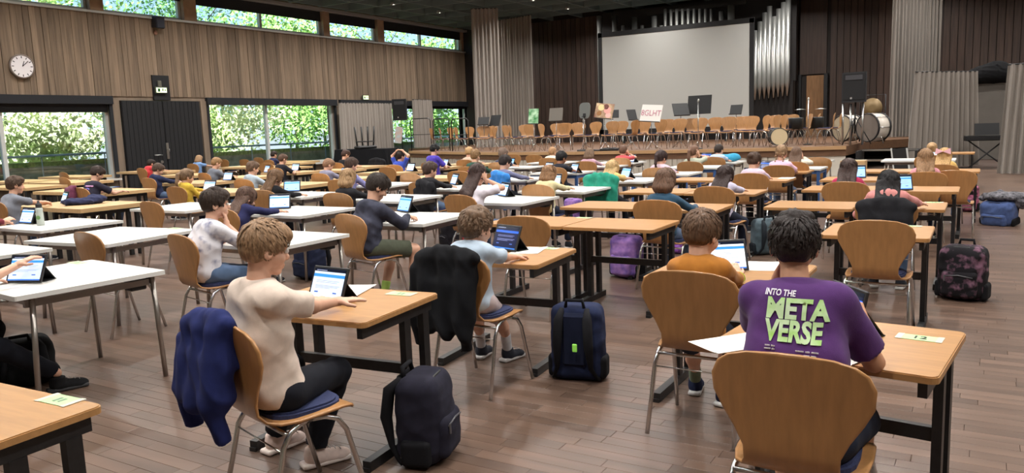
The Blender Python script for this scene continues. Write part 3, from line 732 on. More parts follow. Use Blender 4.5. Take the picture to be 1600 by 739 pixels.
def hair_lock_mesh(Hc, Rm, s, n, rg, style, length):
    """many thin tapered locks lying on the skull"""
    V = []; F = []
    c0 = np.array([0, -.012, .028])*s; rr = np.array([.084, .104, .100])*s
    crown = unit(np.array([.15, -.55, .85]))
    for i in range(n):
        while True:
            d = unit(rg.normal(size=3))
            if d[2] < -.50: continue
            if d[1] > .45 and d[2] < .42: continue
            if d[1] > .0 and abs(d[0]) > .5 and d[2] < .05: continue
            break
        tg = d-crown; tg = unit(tg-d*(tg@d)); sw = np.cross(d, tg); tg = unit(tg+sw*rg.normal()*(.22 if style == 'short' else .7))
        L_ = length*(.6+.7*rg.random())*s*(.6 if d[2] < 0 else 1.0); w_ = (.0035+.004*rg.random())*s
        b = len(V); cur = d.copy(); pos = []
        lift0 = .000+.010*rg.random()*s
        for k in range(4):
            t = k/3; dd = unit(d+tg*t*L_/(.095*s)); lift = lift0*math.sin(t*2.2)+(.012*t*s*rg.random() if style == 'messy' else .003*t*s)
            pos.append(c0+dd*rr*(1.0)+dd*lift)
        for k, p_ in enumerate(pos):
            wd = w_*(1, 1.1, .8, .12)[k]; V += [p_-sw*wd, p_+sw*wd]
        for k in range(3): F.append((b+2*k, b+2*k+1, b+2*k+3, b+2*k+2))
    V = np.array(V)@Rm.T+Hc
    return V, np.array(F)
def build_person(P):
    """P: dict(head (x,y,z) world, face angle, ...)  returns hip world position"""
    s = P.get('s', 1.0); hs_ = P.get('hs', 1.0); lod = P.get('lod', 2); rg = np.random.default_rng(P['seed'])
    phi = P.get('face', 0.0); cf, sf = math.cos(phi), math.sin(phi)
    hw = np.array(P['head'], float)
    hz = hw[2]; tl = P.get('torso', .44)*s
    yaw, pit, rol = R(P.get('yaw', 0)), R(P.get('pitch', 20)), R(P.get('roll', 0))
    hip_z = .565
    back = .035+.05*math.sin(pit)
    neck_z = hz-.142*hs_
    dz = neck_z-hip_z; hunch = min(.075, max(0, (.36-dz)*.75))+P.get('hunch', 0.0); neck_z += hunch
    dz = neck_z-hip_z; fwd = math.sqrt(max(tl*tl-dz*dz, .0)) if dz < tl else 0.0
    fwd = P.get('fwd', min(fwd, .34))
    # local frame: hip at (0,0), +y forward
    Hc = np.array([P.get('hx', 0.0), fwd+back, hz])
    ox = hw[0]-(cf*Hc[0]-sf*Hc[1]); oy = hw[1]-(sf*Hc[0]+cf*Hc[1])
    def to_l(p): p = np.asarray(p, float); dx, dy = p[0]-ox, p[1]-oy; return np.array([cf*dx+sf*dy, -sf*dx+cf*dy, p[2]])
    root = empty('person', (ox, oy, 0), phi, P['label'], 'person', 'pupils at the desks')
    N = np.array([P.get('hx', 0.0)*.7, fwd, neck_z]); Hip = np.array([0, 0, hip_z]); mid = (N+Hip)/2+np.array([0, -.035-.10*fwd, .01])
    up = unit(N-mid); low = unit(mid-Hip); xa = np.array([1.0, 0, 0])
    def fr(z): y_ = np.cross(z, xa); return np.stack([xa, unit(y_), unit(z)])
    A1, A2 = fr(low), fr(up)
    Rm = head_frame(yaw, pit, rol)
    def hl(p): return Hc+Rm@(np.array(p, float)*hs_)
    # ---- arms
    sw = .138*s; SH = {}; EL = {}; WRI = {}; HD = {}
    for sd in (1, -1):
        Sh = N-up*.062*s+np.array([sd*sw, 0, 0])+np.array([0, .012, 0])
        a = P['arms'][0 if sd == 1 else 1]; kind = a[0]
        pole = np.array([sd*1.0, -.35, -.75]); curl = .35; nrm = np.array([0, 0, -1.0])
        if kind == 'w':      # world target of the palm, palm down
            tgt = to_l(a[1]); hd = unit((tgt-Sh)*np.array([1, 1, .25])); nrm = np.array([0, 0, -1.0])
            if len(a) > 2: o_ = a[2]; hd = unit(np.array(o_['hd'])) if 'hd' in o_ else hd; nrm = np.array(o_.get('n', nrm), float); curl = o_.get('curl', curl); pole = np.array(o_.get('pole', pole), float)
        elif kind == 't':    # resting on the table at local offset
            x_, y_ = a[1]; tgt = np.array([x_, y_, .775]); hd = unit(np.array([-.25*sd, 1, -.05]))
        elif kind == 'chin':
            tgt = hl((sd*.045, .075, -.115)); hd = unit(np.array([-sd*.35, .1, .9])); nrm = np.array([-sd*.6, -.8, 0]); pole = np.array([sd*.5, .55, -1]); curl = .9
        elif kind == 'ear':
            tgt = hl((sd*.085, .02, .0)); hd = unit(np.array([-sd*.1, -.3, .9])); nrm = np.array([-sd*1.0, .1, 0]); pole = np.array([sd*.9, .5, -1]); curl = .3
        elif kind == 'top':  # hands on the head
            tgt = hl((sd*.03, -.03, .135)); hd = unit(np.array([-sd*.9, -.1, .15])); nrm = np.array([0, 0, -1.0]); pole = np.array([sd*1, .1, .1]); curl = .25
        else:                # lap
            tgt = np.array([sd*.09, .30, .62]); hd = unit(np.array([-.3*sd, 1, -.1]))
        wr = tgt-hd*.05*s
        E_, wr2 = ik(Sh, wr, .255*s, .225*s, pole)
        if np.linalg.norm(wr2-wr) > .001: tgt = tgt+(wr2-wr)
        SH[sd], EL[sd], WRI[sd], HD[sd] = Sh, E_, wr2, (hd, nrm, curl)
    # ---- legs
    LG = {}
    for sd in (1, -1):
        lx, ly = P.get('feet', ((.11, .34), (-.11, .36)))[0 if sd == 1 else 1]
        hj = np.array([sd*.085*s, .02, hip_z-.01]); an = np.array([lx, ly, .095])
        lk = P.get('legk', 1.0); kn, an = ik(hj, an, .405*s*lk, .40*s*lk, np.array([sd*.12, .6, 1.0])); LG[sd] = (hj, kn, an)
    # ---- body surface
    bp = [ell(Hip, (.135*s, .105*s, .10*s), .03), ell(Hip*.62+mid*.38, (.122*s, .088*s, .11*s), .05, A1), ell(mid*.55+N*.45-up*.02, (.138*s, .092*s, .13*s), .05, A2),
          cone(SH[1]-xa*.03, SH[-1]+xa*.03, .045*s, .045*s, .04), cone(N-up*.05, hl((0, -.012, -.06)), .052*s, .043*s, .03)]
    for sd in (1, -1):
        bp += [cone(SH[sd], EL[sd], .043*s, .034*s, .03), cone(EL[sd], WRI[sd], .0345*s, .0225*s, .012)]
        hj, kn, an = LG[sd]; bp += [cone(hj, kn, .076*s, .052*s, .04), cone(kn, kn*.55+an*.45, .049*s, .047*s, .02), cone(kn*.55+an*.45, an, .047*s, .031*s, .02)]
    hb = (.012, .018, .028)[lod]; hh = (.005, .009, .015)[lod]; hn = (.0048, .008, .013)[lod]
    hp = [ell(hl((0, -.012, .026)), np.array((.0745, .094, .088))*hs_, .02, Rm.T), ell(hl((0, .024, -.040)), np.array((.056, .066, .070))*hs_, .03, Rm.T),
          ell(hl((0, .066, -.094)), np.array((.024, .020, .018))*hs_, .02, Rm.T), ell(hl((0, .096, -.028)), np.array((.0115, .017, .0135))*hs_, .010, Rm.T),
          cone(hl((0, .080, .008)), hl((0, .100, -.024)), .008*hs_, .010*hs_, .008), ell(hl((0, .072, .022)), np.array((.05, .018, .014))*hs_, .02, Rm.T),
          ell(hl((0, .086, -.062)), np.array((.022, .010, .0065))*hs_, .006, Rm.T), ell(hl((0, .084, -.074)), np.array((.018, .010, .006))*hs_, .006, Rm.T),
          cone(hl((0, -.02, -.05)), N-up*.03, .045*hs_, .05*hs_, .02)]
    for sd in (1, -1):
        hp += [ell(hl((sd*.079, -.010, -.014)), np.array((.010, .021, .031))*hs_, .008, Rm.T), ell(hl((sd*.088, -.004, -.014)), np.array((.006, .010, .016))*hs_, .004, Rm.T, 's'),
               ell(hl((sd*.040, .052, -.036)), np.array((.026, .026, .026))*hs_, .02, Rm.T), ell(hl((sd*.030, .089, .002)), np.array((.018, .012, .011))*hs_, .010, Rm.T, 's')]
    parts = [sdf_mesh(bp, hb), sdf_mesh(hp, hh)]
    for sd in (1, -1):
        hd, nrm, curl = HD[sd]; parts.append(sdf_mesh(hand_prims(WRI[sd], hd, nrm, sd, curl, s*.95), hn))
    sk = skin(P.get('skin', 'fair'))
    bm_ = obj('body', mesh_np('body', *join_np(parts), sk, True), root)
    if lod == 0:
        for sd in (1, -1):
            e_ = MB(); c_ = hl((sd*.030, .0835, .002)); e_.lathe([(.0005, -.011*s)]+[(.011*s*math.sin(a), -.011*s*math.cos(a)) for a in np.linspace(.3, 2.84, 8)]+[(.0005, .011*s)], tuple(c_), 10); eo = e_.build('eye', mat('eye_white', srgb(215, 210, 204), .2), root)
            MB().lathe([(.0045*s, 0), (.002*s, .0015)], tuple(c_+Rm@np.array([0, .0098*s, 0])), 10, Matrix(Rm.tolist()) @ Matrix.Rotation(R(-90), 3, 'X')).build('iris', mat('iris_dark', (.02, .012, .008), .2), eo)
            cB = [hl((sd*x_, y_, z_)) for x_, y_, z_ in ((.016, .0935, .021), (.030, .0915, .026), (.046, .080, .021))]
            MB().tube(cB, [.0022, .0032, .0015], 6).build('eyebrow', hairm(P['hair'][1]), root)
    # ---- top garment
    kind, tm = P['top']; g_ = .013*s
    rel = np.stack([xa, [0, 1, 0], [0, 0, 1]])
    ml = (N-up*.05*s+mid)/2; hl2 = (mid+Hip)/2; h1 = np.linalg.norm(N-mid)/2; h2 = np.linalg.norm(mid-Hip)/2
    tp = [rbox(ml, (.150*s, .098*s, h1+.035), .085*s, .06, A2), rbox(hl2, (.150*s, .104*s, h2+.065), .085*s, .06, A1), ell(Hip+np.array([0, -.005, .0]), (.135*s+g_*1.6, .105*s+g_*1.5, .085*s), .04),
          cone(SH[1]-xa*.015, SH[-1]+xa*.015, .050*s, .050*s, .05), cone(N-up*.07, N+up*.005, .085*s, .056*s, .04, False, True)]
    for sd in (1, -1):
        Sh, E_, Wr = SH[sd], EL[sd], WRI[sd]
        if kind == 'tee':
            tp.append(cone(Sh-(E_-Sh)*.1, Sh+(E_-Sh)*.78, .050*s, .060*s, .035, False, True))
        else:
            b_ = 1.12 if kind == 'hood' else 1.0
            tp += [cone(Sh, E_, .053*s*b_, .046*s*b_, .03), cone(E_, Wr*.97+E_*.03, .046*s*b_, .033*s*b_, .012, False, True), cone(Wr*.85+E_*.15, Wr*.97+E_*.03, .034*s*b_, .031*s*b_, .006, False, True)]
    if kind == 'hood':
        tp += [ell(N-up*.03+np.array([0, -.075*s, .0]), (.105*s, .05*s, .075*s), .03, A2), ell(N+np.array([0, -.02, -.02]), (.085*s, .075*s, .035*s), .025, A2)]
    tp.append(ell(N+up*.055*s+np.array([0, .012, 0]), (.056*s, .062*s, .065*s), .008, A2, 's'))
    tp.append(rbox(Hip+np.array([0, 0, -.33]), (.5, .5, .235), .001, .001, None, 's'))
    hs = (.0095, .015, .024)[lod]
    top = obj('top' if kind != 'tee' else 't_shirt', mesh_np('top_garment', *sdf_mesh(tp, hs, folds((.0042, .0036, .0028)[lod]*(1.3 if kind != 'tee' else 1)*P.get('foldk', 1.0), (34, 38, 30), P['seed'])), tm, True), root)
    top.name = {'tee': 't_shirt', 'long': 'sweater', 'hood': 'hooded_jacket'}[kind]
    # ---- trousers
    bk, bmat = P.get('bottom', ('long', clothm('navy_denim', (30, 36, 52)))); lp = [ell(Hip+np.array([0, .005, -.03]), (.135*s+.004, .105*s+.002, .07*s), .03)]
    for sd in (1, -1):
        hj, kn, an = LG[sd]
        if bk == 'shorts': lp.append(cone(hj, hj+(kn-hj)*.86, .088*s, .080*s, .04, False, True))
        else: lp += [cone(hj, kn, .086*s, .066*s, .04), cone(kn, an*.93+kn*.07, .066*s, .054*s, .02, False, True)]
    obj('shorts' if bk == 'shorts' else 'trousers', mesh_np('leg_wear', *sdf_mesh(lp, hs*1.15, folds((.003, .0025, .002)[lod], (30, 45, 34), P['seed']+3)), bmat, True), root)
    # ---- shoes (and socks)
    shc, soc, sock = P.get('shoes', ((40, 42, 48), (190, 188, 184), None))
    if lod < 2:
        for sd in (1, -1):
            hj, kn, an = LG[sd]; fdir = unit(np.array([sd*.18, 1.0, 0])); sx_ = np.array([fdir[1], -fdir[0], 0]); A = np.stack([sx_, fdir, [0, 0, 1]])
            b0 = np.array([an[0], an[1], 0.0])
            up_ = [ell(b0+np.array([0, 0, .062]), (.040*s, .052*s, .052*s), .02, A), ell(b0+fdir*.075*s+np.array([0, 0, .042]), (.043*s, .09*s, .036*s), .03, A), ell(b0+fdir*.13*s+np.array([0, 0, .036]), (.042*s, .05*s, .026*s), .02, A), cone(b0+np.array([0, 0, .06]), b0+np.array([0, 0, .105]), .044*s, .044*s, .02, False, True), rbox(b0+np.array([0, 0, -.1+.018]), (.4, .4, .1), .001, .001, None, 's')]
            sh_ = obj('shoe', mesh_np('shoe', *sdf_mesh(up_, (.007, .009)[lod]), clothm('shoe_%d_%d_%d' % shc, shc, .1), True), root)
            so_ = [rbox(b0+fdir*.052*s+np.array([0, 0, .0245]), (.043*s, .122*s, .0135), .012, .004, A)]
            obj('sole', mesh_np('sole', *sdf_mesh(so_, (.006, .008)[lod]), mat('sole_%d_%d_%d' % soc, srgb(*soc), .7), True), sh_)
            if lod == 0:
                lc = MB()
                for q_ in range(4): c_ = b0+fdir*(.045+.026*q_)*s+np.array([0, 0, .098-.0085*q_]); lc.tube([tuple(c_-sx_*.024), tuple(c_+np.array([0, 0, .004])), tuple(c_+sx_*.024)], .0028, 5)
                lc.build('laces', mat('lace_pale', srgb(170, 165, 160), .8), sh_)
            if sock:
                obj('sock', mesh_np('sock', *sdf_mesh([cone(b0+np.array([0, 0, .08]), an+(kn-an)*.22, .038*s, .042*s, .01, False, True)], .008), clothm('sock_%d_%d_%d' % sock, sock), True), root)
    # ---- hair
    st, rgb = P['hair']; hm_ = hairm(rgb); rt = Rm.T; CHN = []
    hr = [ell(hl((0, -.014, .034)), np.array((.0825, .101, .094))*hs_, .02, rt), ell(hl((0, -.052, -.012)), np.array((.070, .060, .066))*hs_, .03, rt)]
    if st in ('short', 'messy', 'curly'):
        hr += [ell(hl((0, .04, .080)), np.array((.062, .058, .042))*hs_, .03, rt), ell(hl((.02, .072, .066)), np.array((.038, .030, .026))*hs_, .02, rt)]
        for sd in (1, -1): hr.append(ell(hl((sd*.068, .018, .022)), np.array((.014, .026, .046))*hs_, .015, rt))
        if st in ('messy', 'curly'):
            for q_ in range(26):
                d_ = unit(rg.normal(size=3)*np.array([1, 1, .6])+np.array([0, .1, .9])); hr.append(ell(hl(d_*np.array([.078, .094, .088])+np.array([0, -.01, .036])), np.array((.022, .022, .020))*hs_, .018, rt))
    else:
        hr += [ell(hl((0, .025, .078)), np.array((.066, .066, .044))*hs_, .03, rt)]
        def hang(o, ln, w, d_, k=.025):     # lock that follows gravity and the back from a head point
            a = hl(o); b = a+np.array([0, -.012, -ln*hs_])
            def yb(z): t_ = (z-Hip[2])/(N[2]-Hip[2]); return Hip[1]+(N[1]-Hip[1])*t_-(.118+.03*math.sin(math.pi*min(max(t_, 0), 1)))*s
            if ln > .16: b[1] = min(b[1], yb(b[2])-w*.25)
            m_ = (a+b)/2+np.array([0, -.012, 0])
            if ln > .16 and m_[2] < N[2]: m_[1] = min(m_[1], yb(m_[2])-w*.2)
            CHN.append((a, m_, b, w*hs_))
            return [cone(a, m_, w*hs_, w*1.05*hs_, k), cone(m_, b, w*1.05*hs_, w*.5*hs_, k)]
        if st in ('long', 'wavy'):
            for x_ in (-.055, -.022, .022, .055): hr += hang((x_, -.075+abs(x_)*.5, -.03), .37+.04*math.sin(40*x_), .034, 0)
            for sd in (1, -1): hr += hang((sd*.072, -.030, .0), .30, .024, 0); hr.append(ell(hl((sd*.070, .030, .010)), np.array((.018, .03, .06))*hs_, .02, rt))
        elif st == 'bob':
            for x_ in (-.05, 0, .05): hr += hang((x_, -.07+abs(x_)*.4, -.02), .11, .042, 0)
            for sd in (1, -1): hr += hang((sd*.072, -.015, .0), .10, .026, 0); hr.append(ell(hl((sd*.070, .030, .005)), np.array((.018, .03, .06))*hs_, .02, rt))
        elif st == 'ponytail':
            a = hl((0, -.11, .035)); b = a+np.array([0, -.05, -.03]); c_ = np.array([b[0], b[1]-.02, b[2]-.12]); e_ = np.array([c_[0], max(c_[1]+.01, -9), c_[2]-.13])
            hr += [cone(a, b, .024*hs_, .028*hs_, .012), cone(b, c_, .030*hs_, .032*hs_, .01), cone(c_, e_, .032*hs_, .010*hs_, .01)]
            for sd in (1, -1): hr.append(ell(hl((sd*.066, .02, .012)), np.array((.016, .035, .05))*hs_, .02, rt))
        elif st == 'bun':
            hr += [ell(hl((0, -.115, .03)), np.array((.042, .036, .040))*hs_, .012, rt)]
            for sd in (1, -1): hr.append(ell(hl((sd*.066, .02, .012)), np.array((.016, .035, .05))*hs_, .02, rt))
        elif st == 'braids':
            for sd in (1, -1):
                a = hl((sd*.05, -.09, -.03)); b = np.array([N[0]+sd*.075, N[1]-.095*hs_, N[2]-.20*s])
                for q_ in range(9):
                    c_ = a+(b-a)*q_/8; hr.append(ell(c_+np.array([.006*(-1)**q_, 0, 0]), np.array((.019, .019, .022))*s*(1-.3*q_/8), .006))
                hr.append(ell(hl((sd*.066, .02, .012)), np.array((.016, .035, .05))*hs_, .02, rt))
    # cut the face and ears free
    hr.append(ell(hl((0, .105, -.045)), np.array((.066, .060, .085))*hs_, .012, rt, 's'))
    if st in ('short', 'messy', 'curly', 'bun', 'ponytail'):
        for sd in (1, -1): hr.append(ell(hl((sd*.085, .006, -.022)), np.array((.022, .026, .036))*hs_, .008, rt, 's'))
        hr.append(ell(hl((0, -.05, -.125)), np.array((.09, .09, .055))*hs_, .015, rt, 's'))
    fh = (55, 30, 70) if st not in ('long', 'wavy', 'bob') else (95, 80, 8)
    hv = [sdf_mesh(hr, (.006, .009, .015)[lod], folds((.0010 if st == 'short' else .0018, .0018, .0015)[lod] if lod == 0 else (.0018, .0018, .0015)[lod], fh, P['seed']+5))]
    if lod < 2:
        hv.append(hair_lock_mesh(Hc, Rm, hs_, (1700, 420)[lod], rg, st, P.get('locklen', .06 if st in ('short', 'messy', 'curly') else .10)))
        if CHN:
            V_ = []; F_ = []
            for q_ in range((500, 240)[lod]):
                a, m_, b, w = CHN[rg.integers(len(CHN))]; th = rg.uniform(2.6, 6.8); o_ = np.array([math.cos(th), math.sin(th), 0]); sd_ = np.array([-o_[1], o_[0], 0]); e0 = rg.uniform(.75, 1.12); b0 = len(V_); ph = rg.uniform(0, 6)
                for k in range(7):
                    t = k/6*e0; c_ = a*(1-t)**2+2*t*(1-t)*(2*m_-(a+b)/2)+b*t*t; r_ = w*(1.03+.1*rg.random())*(1-.30*t); wd = .0055*(1-.7*t)
                    c_ = c_+o_*r_+sd_*(.010*math.sin(9*t+ph) if st == 'wavy' else .003*math.sin(5*t+ph)); V_ += [c_-sd_*wd, c_+sd_*wd]
                for k in range(6): F_.append((b0+2*k, b0+2*k+1, b0+2*k+3, b0+2*k+2))
            hv.append((np.array(V_), np.array(F_)))
    obj('hair', mesh_np('hair', *join_np(hv), hm_, True), root)
    return root, (ox, oy), dict(SH=SH, EL=EL, WRI=WRI, HD=HD, N=N, Hip=Hip, top=top, phi=phi, hl=hl, LG=LG)
# ================================================================== STAGE
SZ = .80
lip = [tuple(atz(x, y_, SZ)[:2]) for x, y_ in ((640, 236.2), (690, 237.2), (787, 238.3), (900, 237.2), (1050, 234.6), (1200, 231.2), (1322, 228.2))]
side_pts = [tuple(atz(x, y_, SZ)[:2]) for x, y_ in ((1359, 220.5), (1424, 216.5))]
outl = [(lip[0][0]-.05, 28.3)]+lip+side_pts+[(side_pts[-1][0]+.5, BY-.25), (WX+.05, BY-.25), (WX+.05, 28.3)]
st = empty('stage', (0, 0, 0), 0, 'raised wooden stage with pale ribbed front at the end of the hall', 'stage')
STFLOOR = mat('stage_floor_wood', srgb(104, 74, 52), .5, 0, .2, 3, (.5, 6, 6))
MB().prism(outl[::1] if sum((a[0]*b[1]-b[0]*a[1]) for a, b in zip(outl, outl[1:]+outl[:1])) > 0 else outl[::-1], .55, SZ).build('platform', STFLOOR, st)
NOSE = mat('stage_nosing', srgb(176, 140, 100), .5); RIB = mat('pale_ribbed_panel', srgb(178, 170, 158), .8, 0, .08, 4, (8, 8, .5)); CLOTHW = mat('white_cover_cloth', srgb(200, 194, 182), .85, 0, .06, 3)
front = [outl[0]]+lip
for a, b in zip(front[:-1], front[1:]):
    a, b = Vector(a), Vector(b); L_ = (b-a).length; dv = (b-a)/L_; rz = math.atan2(dv.y, dv.x); nv = Vector((dv.y, -dv.x)); c = (a+b)/2
    MB().box((c.x+nv.x*.02, c.y+nv.y*.02, SZ-.04), (L_, .06, .09), rz).build('nosing', NOSE, st)
    n = max(1, round(L_/1.3)); last = b == Vector(front[-1])
    for j in range(n):
        p = a+dv*L_*(j+.5)/n; m = MB(); w_ = L_/n
        m.box((p.x-nv.x*.06, p.y-nv.y*.06, .36), (w_-.01, .06, .70), rz)
        if not last:
            for q_ in range(9): pp = p+dv*w_*((q_+.5)/9-.5); m.box((pp.x-nv.x*.025, pp.y-nv.y*.025, .36), (w_/9-.035, .03, .70), rz)
        m.build('front_panel', RIB if not last else CLOTHW, st)
def sfloor(px, py, z=SZ): p = atz(px, py, z); return float(p[0]), float(p[1])
# stage chairs -- x pixel, depth behind the lip, facing (deg, 0 = away from the hall)
sc = [(683, 1.0, -70), (697, 1.6, -60), (712, 2.2, -85), (722, 1.1, -70), (741, 2.4, -100), (756, 1.3, -150), (782, .55, -72), (799, 1.6, -90), (808, .6, -66), (834, 1.5, -110), (856, .7, -85), (882, 1.2, -160),
      (905, 1.9, -150), (925, 1.5, 165), (953, 1.7, 175), (984, .8, 80), (1002, 2.0, 170), (1026, 1.2, 160), (1040, 2.3, 178), (1058, 1.4, 175), (1074, 2.4, 165), (1090, 1.1, 178), (1113, 1.5, 170), (1136, 1.2, 182),
      (1160, 2.0, 190), (1170, 1.5, 175), (1186, .9, 125), (1204, 1.8, 130), (1214, 1.2, 125), (1230, 2.0, 150), (1253, 2.2, 120), (1267, 2.8, 105), (1289, .7, 100), (1301, 1.5, 105), (1209, 4.6, 180), (1148, 3.4, 185), (968, 3.2, 178), (868, 3.0, 190), (820, 2.9, 200), (765, 3.2, 170)]
ordn = ['first', 'second', 'third', 'fourth', 'fifth', 'sixth', 'seventh', 'eighth', 'ninth', 'tenth', 'eleventh', 'twelfth', 'thirteenth', 'fourteenth', 'fifteenth', 'sixteenth', 'seventeenth', 'eighteenth', 'nineteenth', 'twentieth']
ordn += ['twenty-'+o for o in ordn[:9]]+['thirtieth']+['thirty-'+o for o in ordn[:9]]+['fortieth']
def lipy(px):
    pl_ = [(640, lip[0][1]), (690, lip[1][1]), (787, lip[2][1]), (900, lip[3][1]), (1050, lip[4][1]), (1200, lip[5][1]), (1322, lip[6][1]), (1700, lip[6][1])]
    return float(np.interp(px, [a for a, _ in pl_], [b for _, b in pl_]))
def on_stage(px, back):
    Y = lipy(px)+back; d = _ray(px, 225); return float(d[0]*Y/d[1]), Y
for i, (px_, bk_, f_) in enumerate(sorted(sc)):
    x_, y_ = on_stage(px_, bk_)
    chair(x_, y_, R(f_), '%s light wooden shell chair from the left on the stage' % ordn[i], 'orchestra chairs on the stage', SZ, lod=1)
# music stands and boards on the stage
def stand(px_, bk_, desk_z, w, h, m, label, face=0.0, tilt=20, name='music_stand', legs=True, thick=.012, cat='music stand', lean=0):
    x_, y_ = on_stage(px_, bk_); e = empty(name, (x_, y_, SZ), R(face), label, cat, 'stands on the stage')
    t = MB().tube([(0, 0, .18), (0, 0, desk_z)], .011, 7); t.build('pole', CHROME, e)
    for k in range(3): a = 2.1*k+.4; MB().tube([(0, 0, .26), (.10*math.cos(a), .10*math.sin(a), .14), (.27*math.cos(a), .27*math.sin(a), .01)], .009, 5).build('leg', CHROME, e)
    Rx = Matrix.Rotation(R(tilt), 3, 'X') @ Matrix.Rotation(R(lean), 3, 'Y')
    dk = MB().box(Vector((0, 0, desk_z+h*.35)), (w, thick, h), rot=Rx).build('desk', m, e)
    MB().box(Vector((0, 0, desk_z+h*.35))+Rx @ Vector((0, -.03, -h/2)), (w, .07, .014), rot=Rx).build('ledge', DARKPL, dk)
    return e, Rx, desk_z+h*.35
GREYB = mat('grey_board', srgb(112, 106, 98), .7); BLACKM = mat('matt_black_metal', srgb(22, 22, 24), .5)
e, Rx, zc_ = stand(835, 1.0, .95, .34, .5, mat('green_poster', srgb(40, 130, 60), .6, 0, .1, 7, col2=srgb(190, 225, 190)), 'stand with a green and white poster on the stage', 10, -12)
e, Rx, zc_ = stand(870, .9, 1.0, .52, .42, GREYB, 'stand with a plain grey board on the stage', -8, -10)
e, Rx, zc_ = stand(914, .5, 1.05, .1, .1, BLACKM, 'chrome stand with a rounded grey reflector on the stage', -10, -8)
MB().prism([(x, z) for x, z in rrect(-.2, .2, -.24, .24, .13, 5)], -.012, .012, Matrix.Translation((0, .03, 1.22)) @ Matrix.Rotation(R(84), 4, 'X')).build('plate', mat('grey_plate', srgb(120, 122, 118), .35, .4), e)  # plain rounded grey plate on the stand
e, Rx, zc_ = stand(945, .6, 1.02, .66, .46, mat('painted_board', srgb(216, 190, 150), .6, 0, .2, 4, col2=srgb(120, 70, 60)), 'stand with a painted pink and brown picture on the stage', -10, -14, lean=6)
for cx_, cz_, rx_, c_ in ((.12, .03, .13, (226, 160, 150)), (.05, .13, .10, (110, 60, 50)), (-.16, -.08, .09, (150, 104, 60)), (-.12, .1, .12, (232, 206, 150)), (.18, -.12, .10, (240, 180, 170))):
    MB().prism([(rx_*math.cos(a), rx_*.8*math.sin(a)) for a in np.linspace(0, 6.283, 15)[:-1]], 0, .003, Matrix.Translation((0, 0, zc_)) @ Rx.to_4x4() @ Matrix.Translation((cx_, -.009, cz_)) @ Matrix.Rotation(R(90), 4, 'X')).build('painted_patch', mat('paint_%d_%d_%d' % c_, srgb(*c_), .6), e)
e, Rx, zc_ = stand(1018, .55, .88, .72, .5, mat('white_sign_board', srgb(226, 222, 216), .6), 'white sign board lettered 8GLHT on a stage stand', -14, -14, lean=4)
tx = obj('lettering', text_mesh('8GLHT', .24, .001, .0, mat('pink_marker', srgb(190, 120, 140), .6), sx=.95), e); tx.matrix_local = Matrix.Translation((0, 0, zc_)) @ Rx.to_4x4() @ Matrix.Translation((0, -.012, 0)) @ Matrix.Rotation(R(90), 4, 'X')
stand(988, 1.2, .92, .34, .34, BLACKM, 'black slotted music stand beside the white sign board', 60, -20)
stand(1064, 1.9, 1.0, .50, .42, BLACKM, 'tilted black music stand under the screen corner', 40, -28)
stand(1093, 2.2, 1.08, .80, .56, BLACKM, 'broad black conductor stand in front of the screen', -12, -8)
stand(757, 1.5, .95, .42, .30, BLACKM, 'thin black music stand near the stage curtain', 10, -22)
stand(775, 1.9, .92, .56, .40, BLACKM, 'wide black music stand left of the stage chairs', -20, -20)
stand(958, 2.3, 1.02, .40, .26, BLACKM, 'thin folding music stand before the dark panelling', 20, -18)
stand(1150, 2.5, .98, .40, .30, BLACKM, 'small black music stand at the right screen end', -15, -18)
for px_, bk_, h_, lb in ((1091, .45, 1.32, 'silver microphone stand at the stage front under the screen'), (912, .35, .9, 'short thick chrome stand at the stage front'), (1262, 1.6, 1.25, 'thin black microphone stand at the right stage end')):
    x_, y_ = on_stage(px_, bk_); e = empty('microphone_stand', (x_, y_, SZ), 0, lb, 'stand', 'stands on the stage')
    MB().lathe([(.13, 0), (.13, .02), (.03, .035)], (0, 0, 0), 16).build('base', BLACKM, e); MB().tube([(0, 0, .02), (0, 0, h_)], .014, 8).build('pole', CHROME, e)
    MB().tube([(0, -.03, h_), (0, .05, h_+.06)], [.018, .028], 8).build('microphone', mat('mic_grey', srgb(130, 128, 122), .4, .6), e)
x_, y_ = on_stage(925, .25); tag(MB().tube([(x_-.5, y_, SZ+.02), (x_-.2, y_+.1, SZ+.03), (x_+.2, y_-.05, SZ+.02), (x_+.6, y_+.1, SZ+.02)], .035, 6).build('cable_bundle', DARKPL), 'black cable bundle lying on the stage edge', 'cable')
x_, y_ = on_stage(952, .3); e = empty('effect_pedal', (x_, y_, SZ), R(15), 'flat black pedal box on the stage edge', 'pedal'); MB().box((0, 0, .04), (.55, .28, .08), ch=.015).build('case', BLACKM, e); MB().box((0, 0, .085), (.4, .12, .02)).build('treadle', mat('dark_rubber', srgb(40, 40, 44), .8), e)
# projection screen
ys = 29.0; P4_ = [aty(940, 58, ys), aty(1172, 35.5, ys), aty(1171, 181, ys), aty(944, 188, ys)]
x0, x1 = float(P4_[0][0]), float(P4_[1][0]); z1, z0 = float(P4_[0][2]+P4_[1][2])/2, SZ+.55
e = empty('projection_screen', ((x0+x1)/2, ys, z0), 0, 'large blank white projection screen at the back of the stage', 'screen'); hw_ = (x1-x0)/2; hh_ = z1-z0
MB().box((0, 0, hh_/2), (2*hw_, .02, hh_)).build('screen_cloth', mat('matt_screen_cloth', srgb(172, 172, 168), .9), e)
for s_ in (-1, 1): MB().box((s_*(hw_+.07), 0, hh_/2), (.16, .05, hh_+.3)).build('side_border', BLACKM, e)
MB().box((0, 0, hh_+.08), (2*hw_+.3, .05, .18)).build('top_border', BLACKM, e); MB().box((0, 0, -.08), (2*hw_+.3, .05, .18)).build('bottom_border', BLACKM, e)
